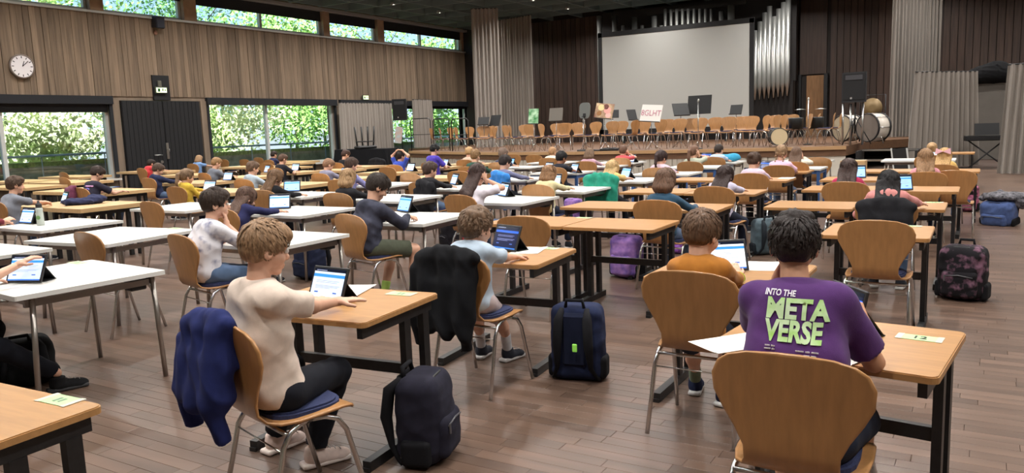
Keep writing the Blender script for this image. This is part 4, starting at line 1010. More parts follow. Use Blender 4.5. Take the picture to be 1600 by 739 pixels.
for s_ in (-.7, .7): MB().box((s_*hw_, .05, -(z0-SZ)/2), (.08, .06, z0-SZ)).build('support_leg', BLACKM, e)
# organ behind the screen
yo = 31.6; og = empty('pipe_organ', (float(aty(1085, 100, yo)[0]), yo, SZ), 0, 'pipe organ with silver pipes behind the projection screen', 'organ'); ogx = og.location.x
PIPE = mat('organ_pipe_tin', (.50, .50, .48), .35, .9); ORGC = mat('organ_case_dark', srgb(26, 21, 20), .7)
xa0, xb0 = float(aty(932, 100, yo)[0])-ogx, float(aty(1238, 100, yo)[0])-ogx
MB().box(((xa0+xb0)/2, .6, 1.1), (xb0-xa0, .9, 2.2)).build('case', ORGC, og); MB().box(((xa0+xb0)/2, .75, 2.9), (xb0-xa0, .2, 5.4)).build('back_case', ORGC, og)
pipes = [(937, 25, 172, 3.2)]+[(961+31*k, 25+2*(k % 2), 120, 3.4) for k in range(3)]+[(974+30*k, 40, 120, 2.2) for k in range(4)]
pipes += [(1040+9*k, 14, 90, 1.8) for k in range(9)]+[(1128, 18, 100, 3.2), (1143, 8, 100, 4.0)]
pipes += [(1181+7.3*k, [48, 34, 20, 10, 26, 14, 4, 0][k], 136-k, 2.9) for k in range(8)]
for px_, t_, b_, r_ in pipes:
    a = aty(px_, t_, yo); b = aty(px_, b_, yo); x_ = float(a[0])-ogx; zt_, zb_ = min(float(a[2]), CZ-.05)-SZ, float(b[2])-SZ; rr = r_*.034
    MB().lathe([(.02, zb_-.5), (rr*.95, zb_), (rr, zb_+.1), (rr, zt_), (rr*.9, zt_)], (x_, -.05, 0), 12).build('pipe', PIPE, og)
for z_ in (float(aty(1000, 22, yo)[2])-SZ,): MB().box(((xa0+xb0)/2+.3, 0, z_), ((xb0-xa0)*.5, .1, .14)).build('pipe_rack', ORGC, og)
# stage curtains
def cpx(xa, xb, ya, yb, zb, zt, nf, amp, lb, m, grp=None):
    pa, pb = aty(xa, 150, ya), aty(xb, 150, yb); return curtain((float(pa[0]), ya), (float(pb[0]), yb), zb, zt, nf, amp, lb, m, 1.0, grp)
cpx(741, 783, 27.0, 27.6, SZ+.02, 6.38, 7, .07, 'tall pale curtain bundle at the left stage edge', CURTW)
cpx(781, 834, 30.6, 30.2, SZ+.02, 6.36, 12, .07, 'wide grey pleated curtain on the left stage wall', CURT)
cpx(1391, 1466, 29.0, 29.6, SZ+.02, 6.38, 14, .09, 'tall brown-grey pleated curtain right of the drums', CURT)
a = atz(1425, 266, 0); b = atz(1521, 259, 0); zt_ = float(aty(1437, 112, a[1])[2])
curtain((float(a[0]), float(a[1])), (float(b[0]), float(b[1])), .02, zt_, 13, .06, 'low pleated partition curtain in front of the stage steps', CURT, 1.12)
a = atz(1566, 273, 0); curtain((float(a[0]), float(a[1])), (float(a[0])+2.4, float(a[1])-.2), .03, float(aty(1575, 101, a[1])[2]), 16, .06, 'low pleated partition curtain at the right edge', CURT, 1.1)
a = atx(532, 200, WX+.35); b = atx(613, 200, WX+.35); curtain((WX+.35, float(a[1])), (WX+.35, float(b[1])), .12, 2.82, 18, .06, 'wide beige pleated curtain on the left wall beside the window', CURTW)
a = atx(645, 200, WX+.35); b = atx(676, 200, WX+.35); curtain((WX+.35, max(28.4, float(a[1]))), (WX+.35, float(b[1])), SZ+.02, 3.0, 9, .07, 'narrow beige curtain between the windows behind the speaker', CURTW)
# loudspeakers
def pa_speaker(x_, y_, zb, zc0, zc1, w, rz, label, polez):
    e = empty('loudspeaker', (x_, y_, zb), rz, label, 'speaker'); hgt = zc1-zc0; z_ = zc0-zb
    cb = MB().prism([(-w/2, -.17), (w/2, -.17), (w*.36, .2), (-w*.36, .2)], z_, z_+hgt).build('cabinet', mat('speaker_black', srgb(30, 30, 33), .6), e)
    MB().box((0, -.178, z_+hgt*.52), (w*.9, .016, hgt*.86)).build('grille', mat('speaker_mesh', srgb(20, 20, 22), .8, 0, .3, 200), cb)
    MB().box((0, -.19, z_+hgt*.82), (w*.7, .012, hgt*.16), ch=.005).build('horn', mat('horn_grey', srgb(60, 60, 64), .5), cb); MB().box((-w*.1, -.19, z_+hgt*.14), (.05, .006, .05)).build('badge', mat('badge_silver', (.7, .7, .7), .3, .8), cb)
    MB().tube([(0, 0, .3), (0, 0, z_+.02)], .02, 8).build('pole', BLACKM, e)
    for k in range(3): a = 2.1*k; MB().tube([(0, 0, .75), (.42*math.cos(a), .42*math.sin(a), .02)], .013, 6).build('leg', BLACKM, e)
    return e
p = atx(626, 172, WX+1.2); z1_, z0_ = float(atx(626, 155, WX+1.2)[2]), float(atx(626, 188, WX+1.2)[2])
ls = pa_speaker(float(p[0]), float(p[1]), .012, z0_, z1_, .62, R(20), 'black loudspeaker on a tall pole before the left curtains', 0)
pp = atx(624, 211, WX+1.15); e = empty('notice_sheet', (float(pp[0]), float(pp[1])-.05, float(pp[2])-.35), R(30), 'small colourful notice hanging on the left loudspeaker pole', 'notice'); MB().box((0, 0, .35), (.3, .012, .7), rot=Matrix.Rotation(R(8), 3, 'Y')).build('sheet', mat('notice_print', srgb(190, 210, 215), .6, 0, .1, 5, col2=srgb(215, 170, 150)), e)
x_, y_ = on_stage(1335, .8); zc1 = float(aty(1335, 113, y_)[2]); zc0 = float(aty(1335, 160, y_)[2])
pa_speaker(x_, y_, SZ, zc0, zc1, .62, R(-8), 'large black loudspeaker on a stand at the right stage corner', 0)
for px_, lb in ((1316, 'left'), (1328, 'middle'), (1347, 'right')):
    x_, y_ = on_stage(px_, .75); o = MB().tube([(x_, y_, SZ), (x_, y_, zc0-.03)], .028, 8).build('support_tube', STEEL); tag(o, '%s silver support tube under the right stage loudspeaker' % lb, 'tube')
# drums
def drum(px_, bk_, dia, dep, face, label, shell, head):
    x_, y_ = on_stage(px_, bk_); e = empty('drum', (x_, y_, SZ), R(face), label, 'drum', 'drums on the stage'); M = Matrix.Rotation(R(90), 3, 'X'); r_ = dia/2
    MB().lathe([(r_*.98, -dep/2), (r_*.98, dep/2)], (0, 0, r_+.06), 28, M).build('shell', shell, e)
    for s_ in (-1, 1):
        MB().lathe([(r_*.97, 0), (r_*1.03, 0), (r_*1.03, .05), (r_*.97, .05), (r_*.97, 0)], (0, s_*dep/2+.025, r_+.06), 28, M, cap=False).build('hoop', BLACKM, e); MB().lathe([(r_*.95, 0), (r_*.95, .006)], (0, s_*(dep/2+.01), r_+.06), 28, M).build('drum_head', head, e)
    for k in range(8): a = k*.785; MB().tube([(r_*1.02*math.cos(a), -dep/2, r_+.06+r_*1.02*math.sin(a)), (r_*1.02*math.cos(a), dep/2, r_+.06+r_*1.02*math.sin(a))], .008, 5).build('tension_rod', CHROME, e)
    for s_ in (-1, 1): MB().tube([(s_*r_*.6, 0, .3), (s_*r_*.9, 0, .01)], .015, 6).build('leg', CHROME, e)
PEARL = mat('white_pearl_shell', srgb(205, 196, 184), .4)
drum(1364, 1.6, .76, .44, -35, 'large bass drum with white shell beside the right curtain', PEARL, mat('grey_drum_head', srgb(120, 110, 102), .6))
drum(1324, 2.4, .74, .42, -35, 'smaller white drum behind the speaker tubes', PEARL, mat('cream_drum_head', srgb(180, 165, 140), .6))
drum(1215, .35, .46, .36, 25, 'small dark tom drum with cream head at the stage edge', mat('dark_shell', srgb(30, 34, 36), .4), mat('cream_head', srgb(205, 186, 150), .6))
x_, y_ = on_stage(1362, 3.4); e = empty('gong', (x_, y_, SZ), R(-15), 'round bronze gong above the bass drum', 'gong'); MB().lathe([(.27, 0), (.29, .03), (.08, .05)], (0, 0, .98), 24, Matrix.Rotation(R(90), 3, 'X')).build('disc', mat('dull_bronze', srgb(130, 108, 74), .5, .3), e); MB().tube([(-.36, 0, 0), (-.36, 0, 1.36), (.36, 0, 1.36), (.36, 0, 0)], .02, 6).build('frame', BLACKM, e)
for px_, bk_, lb in ((1243, 2.0, 'left'), (1275, 2.4, 'right')):
    x_, y_ = on_stage(px_, bk_); e = empty('drum_kit_piece', (x_, y_, SZ), 0, 'dark drum rack %s of the empty stage chairs' % lb, 'drum rack')
    MB().lathe([(.2, .45), (.21, .75), (.2, .78)], (0, 0, 0), 18).build('tom', mat('dark_shell', srgb(30, 34, 36), .4), e); MB().lathe([(.17, .9), (.02, .93)], (.1, .1, .1), 18).build('cymbal', STEEL, e)
    for k in range(3): a = 2.1*k; MB().tube([(0, 0, .6), (.28*math.cos(a), .28*math.sin(a), .01)], .011, 6).build('leg', CHROME, e)
# steps at the right stage end
pa, pb = atz(1337, 268, 0), atz(1420, 264, 0); x0, x1 = float(pa[0]), float(pb[0]); yst = 22.4
e = empty('stage_steps', (-2.15, yst, 0), 0, 'black stage steps with silver edges at the right stage corner', 'steps')
for k in range(3):
    MB().box((0, k*.42, .13+.25*k), (1.35, .40, .05)).build('tread', BLACKM, e); MB().box((0, k*.42-.2, .14+.25*k), (1.35, .02, .04)).build('edge_strip', STEEL, e)
for s_ in (-1, 1): MB().box((s_*.69, .45, .33), (.05, 1.3, .64)).build('side_panel', BLACKM, e)
p = atz(1395, 262, .1); e = empty('carton', (float(atz(1374, 262, 0)[0]), 20.3, .01), 0, 'beige cardboard carton in front of the black steps', 'box'); MB().box((0, 0, .26), (.55, .4, .5), ch=.01).build('body', mat('cardboard', srgb(186, 152, 108), .8), e); MB().box((0, 0, .516), (.56, .05, .012)).build('tape_strip', TAPE, e)
x_, y_ = float(atz(1408, 250, .5)[0]), 20.6; e = empty('display_board', (x_, y_, .01), R(-10), 'dark framed board with white edges leaning by the steps', 'board'); MB().box((0, 0, .40), (.34, .03, .74), rot=Matrix.Rotation(R(-8), 3, 'Y')).build('panel', BLACKM, e); MB().box((-.17, -.01, .40), (.03, .04, .75), rot=Matrix.Rotation(R(-8), 3, 'Y')).box((.17, -.01, .40), (.03, .04, .75), rot=Matrix.Rotation(R(-8), 3, 'Y')).build('frame_edge', WHITEFR, e)
# things at the right back
x_, y_ = float(aty(1545, 200, 28.0)[0]), 28.0; e = empty('side_partition', (x_, y_+2, 0), 0, 'grey low partition wall behind the right curtains', 'partition'); MB().box((0, 0, 1.2), (1.9, .08, 2.4)).build('panel', mat('grey_partition', srgb(96, 90, 84), .8, 0, .06, 4), e); MB().box((0, 0, 2.42), (1.9, .1, .05)).build('cap', GREYB, e)
zf = float(aty(1550, 145, 29.9)[2])
bl_ = sdf_mesh([ell((.0, 0, .3), (.75, .35, .32), .1), ell((-.5, 0, .2), (.4, .3, .22), .1), ell((.55, 0, .22), (.4, .3, .25), .1), ell((.1, 0, .5), (.35, .25, .2), .1)], .04, folds(.02, (30, 30, 30), 3))
o = obj('black_cloth_bundle', mesh_np('black_cloth_bundle', *bl_, clothm('black_bundle', (16, 16, 18)), True)); o.location = (x_+.05, y_+2.0, 2.45); tag(o, 'dark bundle of black cloth on the grey partition', 'cloth')
x2, y2 = float(atz(1540, 258, 0)[0]), 25.5; e = empty('keyboard', (x2, y2, .012), R(10), 'dark electric piano on a stand in the gap between curtains', 'keyboard'); MB().box((0, 0, .82), (1.1, .35, .14), ch=.02).build('body', BLACKM, e); MB().box((0, .1, 1.05), (.6, .03, .35), rot=Matrix.Rotation(R(-12), 3, 'X')).build('music_rest', BLACKM, e); MB().box((0, -.1, .895), (.98, .14, .012)).build('keys', mat('shaded_keys', srgb(70, 68, 64), .5), e)  # shade on the keys is put into their dark base colour
for s_ in (-1, 1): MB().tube([(s_*.45, -.2, .01), (-s_*.45, .1, .76)], .02, 6).build('leg', BLACKM, e)
x2, y2 = float(atz(1594, 274, 0)[0]), float(atz(1594, 274, 0)[1]); e = empty('amplifier_box', (x2+.35, 20.5, .01), 0, 'black amplifier box on castors at the right edge', 'amplifier'); MB().box((0, 0, .42), (.6, .4, .65), ch=.02).build('cabinet', BLACKM, e)
for sx_ in (-1, 1):
    for sy_ in (-1, 1): MB().lathe([(.045, -.02), (.045, .02)], (sx_*.24, sy_*.14, .047), 12, Matrix.Rotation(R(90), 3, 'Y')).build('castor', CHROME, e)
# black draped table with an upturned stool, left of the stage
a, b = atz(533, 233, .95), atz(614, 231, .95); x0, x1 = float(a[0]), float(b[0])
xm, ym = -15.6, 19.6
pa_, pb_ = aty(534, 234, ym), aty(614, 232, ym); tw = float(pb_[0]-pa_[0]); tx_ = float(pa_[0]+pb_[0])/2; tz_ = float(pa_[2]+pb_[2])/2
e = empty('draped_table', (tx_, ym, .012), 0, 'table under a floor-length black cloth beside the stage', 'table'); MB().box((0, 0, tz_-.04), (tw-.04, .7, .04)).build('tabletop', BLACKM, e)
n = 60; vs = []; fs = []
ol = rrect(-tw/2, tw/2, -.38, .38, .06, 4)
ol2 = []
for (x_, y_), (x2_, y2_) in zip(ol, ol[1:]+ol[:1]):
    L_ = math.hypot(x2_-x_, y2_-y_); k_ = max(1, int(L_/.07))
    for j in range(k_): ol2.append((x_+(x2_-x_)*j/k_, y_+(y2_-y_)*j/k_))
for iz, zz in enumerate((tz_, tz_-.02, tz_*.6, .02)):
    for j, (x_, y_) in enumerate(ol2): f_ = 1+(.0, .0, .035, .06)[iz]*(1+math.sin(j*1.1)); vs.append((x_*f_, y_*f_, zz))
n = len(ol2)
for iz in range(3):
    for j in range(n): fs.append((iz*n+j, (iz+1)*n+j, (iz+1)*n+(j+1) % n, iz*n+(j+1) % n))
fs.append(tuple(range(n))); cl = MB(); cl.add(vs, fs); cl.build('black_cloth', clothm('black_drape', (17, 18, 22)), e)
e = empty('upturned_stool', (tx_-.05, ym, tz_+.012), R(15), 'dark stool turned upside down on the black draped table', 'stool')
MB().lathe([(.02, .0), (.36, .01), (.38, .06), (.34, .10), (.02, .1)], (0, 0, 0), 24).build('seat', DARKPL, e); MB().tube([(.3*math.cos(t), .3*math.sin(t), .24) for t in np.linspace(0, 6.283, 25)], .02, 6).build('ring', BLACKM, e)
for k in range(4): a = .785+1.571*k; MB().tube([(.28*math.cos(a), .28*math.sin(a), .1), (.33*math.cos(a), .33*math.sin(a), .72)], .025, 6).build('leg', BLACKM, e)
# tubular rails at the left stage end
for i, (xa, xb, lb) in enumerate(((641, 672, 'left'), (676, 701, 'middle'), (705, 731, 'right'))):
    Y = lipy(xa)+.6; a = aty(xa, 186, Y); b = aty(xb, 186, Y); zt_ = float(a[2]); e = empty('stage_rail', (float(a[0]), Y, SZ), 0, '%s dark tubular rail at the left stage end' % lb, 'rail', 'tubular rails on the stage'); w_ = float(b[0]-a[0])
    MB().tube([(0, 0, 0), (0, 0, zt_-SZ-.08), (.08, 0, zt_-SZ), (w_-.08, 0, zt_-SZ), (w_, 0, zt_-SZ-.08), (w_, 0, 0)], .02, 7).build('frame_tube', BLACKM, e); MB().tube([(0, 0, (zt_-SZ)*.5), (w_, 0, (zt_-SZ)*.5)], .015, 6).build('mid_bar', BLACKM, e)
# ================================================================== DESKS  (key: kind, right x, near y, width, depth, turn deg, label)
DK = {}
WO, WH, BLU, TH = 'black-framed wooden desk ', 'white folding table ', 'white-topped table on blue legs ', 'thick-topped wooden table '
G = {'B': 'black-framed wooden desks', 'W': 'white folding tables', 'U': 'blue-legged tables', 'T': 'thick-topped wooden tables'}
desks = [
 ('A1', 'B', -.095, 2.80, .80, .66, -6, WO+'with card 12 where the purple T-shirt sits'), ('A2', 'B', -.80, 4.06, .82, .68, 0, WO+'of the pupil in mustard'),
 ('A3', 'B', -.29, 5.98, .72, .70, 0, WO+'with an empty chair drawn up, right front'), ('A4a', 'B', -1.02, 7.72, .80, .68, 0, WO+'left of the pink hoodie, nobody seated'),
 ('A4b', 'B', -.27, 7.82, .74, .68, 0, WO+'under the arm of the pink hoodie'), ('A5', 'B', -.21, 9.62, .80, .70, 0, WO+'in front of the pink hoodie, phone-side right column'),
 ('A5a', 'B', -1.03, 9.62, .80, .70, 0, WO+'of the pupil in magenta'), ('A6', 'B', -.19, 11.15, .84, .70, 0, WO+'of the long-haired pupil in pink'), ('A6a', 'B', -1.05, 11.15, .84, .70, 0, WO+'left of the long-haired pupil in pink'),
 ('A7', 'B', -.03, 12.85, .84, .70, 0, WO+'of the pupil in yellow at the right'), ('A7a', 'B', -.89, 12.85, .90, .70, 0, WO+'left of the pupil in yellow'),
 ('A8', 'W', -.42, 15.9, 1.2, .8, 0, WH+'with pale jackets near the partition curtain'), ('A9', 'B', -.15, 18.5, .9, .7, 0, WO+'furthest right, against the partition curtain'),
 ('B0', 'B', -2.425, .735, .84, .68, 3, WO+'cut off by the lower left corner'), ('B1', 'B', -2.385, 2.60, .82, .68, 6, WO+'of the pupil in the cream T-shirt'),
 ('B2', 'B', -2.36, 4.17, .82, .70, 5, WO+'of the pupil in light blue'), ('B3a', 'B', -2.25, 5.88, .82, .68, 0, WO+'right half of the empty pair in the middle'),
 ('B3b', 'B', -3.08, 5.88, .82, .68, 0, WO+'left half of the empty pair in the middle'), ('B4a', 'B', -2.16, 7.27, .83, .70, 0, WO+'under the elbow of the teal sweater'), ('B4b', 'B', -3.0, 7.30, .84, .70, 0, WO+'empty, left of the teal sweater'),
 ('B5a', 'B', -2.22, 9.02, .84, .68, 0, WO+'of the pupil in the lilac blouse'), ('B5b', 'B', -3.07, 9.05, .84, .68, 0, WO+'empty, left of the lilac blouse'),
 ('B6a', 'B', -2.28, 11.0, .84, .68, 0, WO+'of the pupil in pale pink with a bun'), ('B6b', 'B', -3.14, 11.0, .84, .68, 0, WO+'empty, left of the pale pink sweater'),
 ('B7', 'B', -2.34, 12.72, .84, .68, 0, WO+'of the pupil with frilled pink sleeves'), ('B8', 'U', -2.28, 13.62, 1.0, .7, 0, BLU+'of the pupil in the white knit'), ('B9', 'W', -2.5, 15.65, 1.1, .8, 0, WH+'with papers close to the white stage cover'),
 ('C0', 'W', -4.72, 2.26, 1.0, .92, -5, WH+'largest, in the left foreground'), ('C1', 'W', -4.66, 4.12, 1.0, .86, 0, WH+'behind the cream T-shirt, of the patterned T-shirt'), ('C2', 'W', -4.42, 5.70, 1.0, .92, 4, WH+'of the pupil in the dark hoodie'),
 ('C3', 'W', -4.44, 7.56, 1.0, .92, 0, WH+'of the long-haired pupil in white'), ('C4', 'W', -4.38, 9.04, 1.0, .9, 0, WH+'of the pupil in cream beside the green jacket'), ('C5', 'W', -4.21, 10.75, 1.0, .9, 0, WH+'of the pupil with the green jacket'),
 ('C6', 'U', -4.07, 12.22, 1.0, .8, 0, BLU+'of the pupil in pale pink with a dark ponytail'), ('C7', 'U', -4.13, 14.02, 1.0, .8, 0, BLU+'of the pupil in sage green'), ('C8', 'W', -4.21, 15.65, 1.0, .8, 0, WH+'of the pupil in the light blue shirt'),
 ('D0', 'W', -6.62, 2.62, 1.0, .9, 0, WH+'cut off by the left picture edge'), ('D1', 'W', -6.32, 3.80, 1.1, 1.0, 6, WH+'empty, with a lone chair at its near side'), ('D2', 'W', -6.22, 5.9, 1.0, .9, 0, WH+'of the pupil in navy with wavy hair'),
 ('D3', 'W', -6.15, 7.5, 1.0, .9, 0, WH+'of the pupil in black with a blond bob'), ('D4', 'W', -6.2, 9.15, 1.0, .9, 0, WH+'of the pupil in the black sweatshirt'), ('D5', 'W', -6.28, 10.88, 1.0, .9, 0, WH+'of the pupil with the blue jacket'),
 ('D6', 'U', -6.19, 12.52, 1.0, .8, 0, BLU+'of the dark-haired pupil in the black T-shirt'), ('D7', 'W', -6.33, 14.5, 1.0, .8, 0, WH+'of the pupil in dusty pink'), ('D8', 'W', -6.45, 15.75, 1.0, .8, 0, WH+'of the pupil in red near the stage'),
 ('E0', 'W', -8.07, 4.18, 1.0, .9, 0, WH+'with the water bottle at the left'), ('E1', 'W', -8.21, 5.95, 1.1, .9, 0, WH+'empty, before the yellow sweater'), ('E2', 'W', -8.06, 7.68, 1.1, .9, 0, WH+'of the long-haired pupil in black'),
 ('E3', 'W', -8.1, 9.55, 1.0, .9, 0, WH+'of the pupil in lilac'), ('E4', 'T', -8.15, 11.3, 1.1, .85, 0, TH+'with a tablet, before the blue T-shirt'), ('E5', 'W', -8.2, 12.9, 1.0, .8, 0, WH+'of the pupil in the dark green sweater'), ('E6', 'W', -8.21, 14.3, 1.0, .8, 0, WH+'of the pupil in the dark patterned T-shirt'), ('E7', 'W', -8.3, 16.1, 1.0, .8, 0, WH+'of the pupil in the white shirt'),
 ('F1', 'T', -10.1, 5.77, .72, 1.0, 0, TH+'with the crumpled navy jacket'), ('F1b', 'T', -10.84, 5.80, 1.0, .9, 0, TH+'of the pupil in the grey T-shirt'), ('F2', 'T', -10.08, 8.05, 1.2, .9, 0, TH+'of the pupil in the yellow sweater'), ('F3', 'T', -9.95, 9.5, 1.2, .9, 0, TH+'of the pupil in the pale blue hoodie'),
 ('F4', 'T', -10.0, 10.95, 1.2, .9, 0, TH+'of the pupil in the grey-lilac T-shirt'), ('F5', 'T', -10.4, 12.7, 1.2, .9, 0, TH+'empty, before the pupil with raised arms'), ('F6', 'T', -10.5, 14.4, 1.2, .9, 0, TH+'of the pupil in the violet T-shirt'), ('F7', 'T', -10.3, 15.7, 1.2, .8, 0, TH+'empty, closest to the stage in the middle'),
 ('G1', 'T', -12.72, 7.72, 1.15, .95, 0, TH+'of the pupil in the dark printed T-shirt'), ('G1b', 'T', -13.9, 7.75, 1.15, .95, 0, TH+'empty, left of the dark printed T-shirt'), ('G2', 'T', -12.9, 9.72, 1.2, .9, 0, TH+'of the pupil in the navy hoodie'), ('G3', 'T', -13.2, 11.2, 1.2, .9, 0, TH+'of the pupil in the grey hoodie'),
 ('G4', 'T', -13.5, 12.8, 1.2, .9, 0, TH+'of the pupil in the plain black T-shirt'), ('G5', 'T', -13.3, 14.9, 1.2, .9, 0, TH+'of the pupil in black near the wall curtain'), ('G6', 'T', -12.8, 13.6, 1.0, .8, 0, TH+'of the pupil with both hands on the head'),
 ('H1', 'T', -16.45, 8.35, 2.0, .85, 0, TH+'empty, at the left edge before the window'), ('H2', 'T', -16.9, 9.6, 1.9, .9, 0, TH+'empty, with two chairs before the window'), ('H3', 'T', -15.8, 11.9, 1.6, .9, 0, TH+'empty, in front of the red T-shirt'), ('H4', 'T', -15.9, 14.8, 1.3, .9, 0, TH+'empty, behind the plain black T-shirt'),
 ('I1', 'T', -19.1, 9.65, 1.8, .9, 0, TH+'at the far left under the garden window'), ('I2', 'T', -19.6, 11.25, 1.9, .9, 0, TH+'empty, below the left garden window'), ('I3', 'T', -18.8, 13.2, 2.3, .9, 0, TH+'of the pupil in red before the black door'), ('I4', 'T', -17.6, 15.2, 1.6, .9, 0, TH+'of the pupil in sky blue'), ('I5', 'T', -18.0, 17.0, 1.6, .9, 0, TH+'of the pupil in patterned navy'), ('I6', 'T', -18.9, 18.2, 1.5, .8, 0, TH+'empty, under the two-pane window'),
]
for k, kd, xr, yn, w, d_, rot, lb in desks:
    table(kd, xr, yn, lb, w, d_, R(rot), G[kd]); DK[k] = (xr, yn, w, d_, kd)
# ================================================================== PUPILS
def C(name, rgb, **kw): return clothm(name, rgb, **kw)
BRN, DBR, LBR, BLK, BLD, DBL = (74, 52, 38), (44, 32, 26), (122, 92, 66), (22, 19, 20), (190, 150, 100), (150, 116, 78)
JEANS = clothm('black_jeans', (22, 24, 32)); NAVYT = clothm('navy_denim', (30, 36, 52)); OLIVE = clothm('olive_shorts', (76, 80, 66)); PALESH = clothm('pale_shorts', (176, 160, 160)); DENIM = clothm('blue_denim', (84, 104, 134))
FLORAL = clothm('tie_dye', (214, 212, 218), .0, scale=13, col2=srgb(120, 122, 150), detail=2.0)
FLORAL.node_tree.nodes['Color Ramp'].color_ramp.elements[0].position = .52; FLORAL.node_tree.nodes['Color Ramp'].color_ramp.elements[1].position = .74
TIE = clothm('dark_tie_dye', (38, 40, 52), .0, scale=7, col2=srgb(74, 76, 92))
